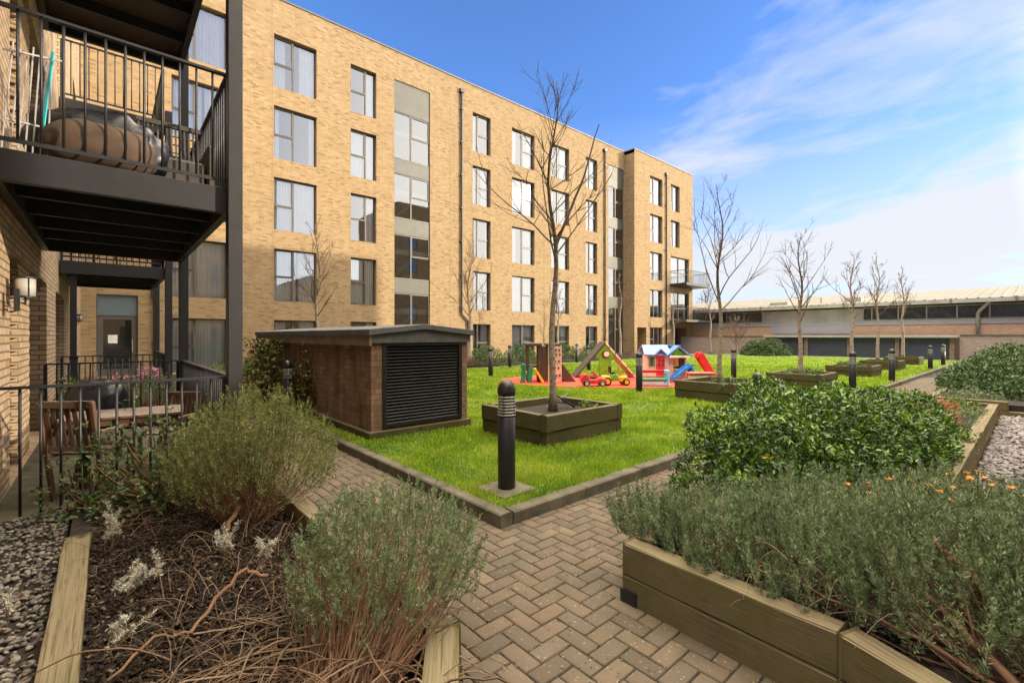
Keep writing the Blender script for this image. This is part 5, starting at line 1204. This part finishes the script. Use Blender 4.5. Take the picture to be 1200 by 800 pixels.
# ------------------------------------------------------------------ bare trees
def tree(label, base, h, r, seed, mat='bark', first=.45, spread=.32, nlat=22, fork=False, tw='twigs', ang=.62, lean=(0,0), group='bare young birch trees in the garden', sub_=4, tmin=.0045):
    rs = random.Random(seed); t = thing('birch_tree', label, 'tree', base, group=group)
    def curve(p, d, L, n, jit, upb):
        pts = [Vector(p)]; d = Vector(d).normalized()
        for i in range(n):
            d = (d + Vector((rs.gauss(0,jit),rs.gauss(0,jit),rs.gauss(0,jit)*.5+upb))).normalized(); pts.append(pts[-1]+d*L/n)
        return pts
    n = 16; trunk = [Vector((lean[0]*(i/n)**1.3*h + .018*h*math.sin(i*.7+seed)*(i/n), lean[1]*(i/n)**1.3*h+.014*h*math.cos(i*.9+seed)*(i/n), h*i/n)) for i in range(n+1)]
    rad = [r*(1-.93*(i/n)**.85)+.002 for i in range(n+1)]; rad[0] *= 1.35
    link('trunk', MB().tube(trunk, rad, 9).mesh('trunk', True), M[mat], t)
    cb = MB(); ga = rs.random()*6
    for k in range(nlat):
        f = first+(1-first)*(k+.3)/nlat*.96; i = f*n; a = trunk[int(i)].lerp(trunk[min(n,int(i)+1)], i-int(i)); ga += 2.4+rs.gauss(0,.3)
        L = h*spread*(1.15-f)*rs.uniform(.6,1.35)*1.3; el = ang+.18+rs.gauss(0,.14)+.25*f
        d = (math.cos(ga)*math.cos(el), math.sin(ga)*math.cos(el), math.sin(el)); rr_ = max(tmin*.8, r*(1-f)*.36+.002)
        pts = curve(a, d, L, 8, .09, .045); cb.tube(pts, [rr_*(1-.11*j)+tmin*.3 for j in range(9)], 5, False)
        for s in range(sub_):
            j = rs.randint(2,7); e = (pts[j]-pts[j-1]).normalized(); q = (e+Vector((rs.gauss(0,.55),rs.gauss(0,.55),rs.gauss(.15,.4)))).normalized(); l2 = L*rs.uniform(.22,.5)
            p2 = curve(pts[j], q, l2, 5, .13, .05); cb.tube(p2, [rr_*.45*(1-.15*m)+tmin*.35 for m in range(6)], 4, False)
            for u in range(3):
                j2 = rs.randint(1,4); q = ((p2[j2]-p2[j2-1]).normalized()+Vector((rs.gauss(0,.6),rs.gauss(0,.6),rs.gauss(.1,.4)))).normalized()
                cb.tube(curve(p2[j2], q, l2*rs.uniform(.3,.6), 3, .15, .03), [tmin*.6,tmin*.5,tmin*.45,tmin*.35], 3, False)
    if fork:
        a = trunk[int(n*.5)]; pts = curve(a, (.30,-.26,.9), h*.40, 10, .05, .02); cb.tube(pts, [r*.42*(1-.08*j)+.003 for j in range(11)], 6, False)
    link('crown', cb.mesh('crown', True), M[tw], t)
    return t
tree('tallest bare birch growing in the nearest timber planter', (4.88,4.66,.38), 4.85, .056, 3, first=.44, nlat=22, spread=.34, fork=True, sub_=5, tmin=.0030, ang=.55)
tree('bare birch in the planter right of the playhouse', (10.3,4.7,.38), 4.5, .058, 5, first=.36, nlat=18, spread=.38, tmin=.0038)
tree('bare birch in the low planter second from the glossy bush', (14.6,4.4,.35), 4.0, .066, 7, first=.36, nlat=18, spread=.40, tmin=.0045)
tree('slim bare birch behind the middle bollard light', (19.6,4.3,.35), 4.1, .066, 9, 'bark_w', first=.40, nlat=16, spread=.30, tmin=.006, tw='twigs_w')
tree('thin white stemmed birch left one of the far pair', (24.6,4.5,.35), 4.5, .072, 11, 'bark_w', first=.42, nlat=16, spread=.28, tmin=.0065, tw='twigs_w')
tree('thin white stemmed birch right one of the far pair', (29.4,4.4,.35), 4.5, .08, 13, 'bark_w', first=.42, nlat=18, spread=.26, tmin=.0065, tw='twigs_w')
tree('white stemmed birch against the brick wall right of the apartment building', (36.9,17.6,0), 4.7, .13, 15, 'bark_w', first=.5, nlat=14, spread=.26, tmin=.008, tw='twigs_w')
tree('pale birch close to the balconies of the projecting wing', (32.2,18.2,0), 5.0, .11, 17, 'bark_w', first=.45, nlat=14, spread=.24, tmin=.008, tw='twigs_w')
tree('pale birch before the narrow stair window of the building', (25.6,18.3,0), 5.6, .10, 19, 'bark_w', first=.45, nlat=14, spread=.24, tmin=.008, tw='twigs_w')
tree('thin birch behind the nearest tree and before the facade', (19.9,18.6,0), 5.2, .09, 21, 'bark_w', first=.42, nlat=14, spread=.26, tmin=.007, tw='twigs_w')
tree('bare birch by the kinked downpipe right of the plant room', (13.2,18.2,0), 6.2, .10, 23, 'bark_w', first=.38, nlat=22, spread=.30, tmin=.0065, tw='twigs_w')
tree('bare birch rising behind the plant room roof before the windows', (6.0,18.0,0), 5.7, .085, 25, 'bark_w', first=.38, nlat=24, spread=.30, tmin=.006, tw='twigs_w')
tree('bushy pale twigged shrub tree behind the evergreen by the far store', (36.2,15.2,0), 2.9, .08, 27, 'bark_w', first=.2, nlat=26, spread=.45, tmin=.014, tw='twigs_w')
tree('leafless tree far off beyond the end of the apartment building', (60,29,0), 8.5, .2, 29, 'bark', first=.3, nlat=26, spread=.32, tmin=.025)
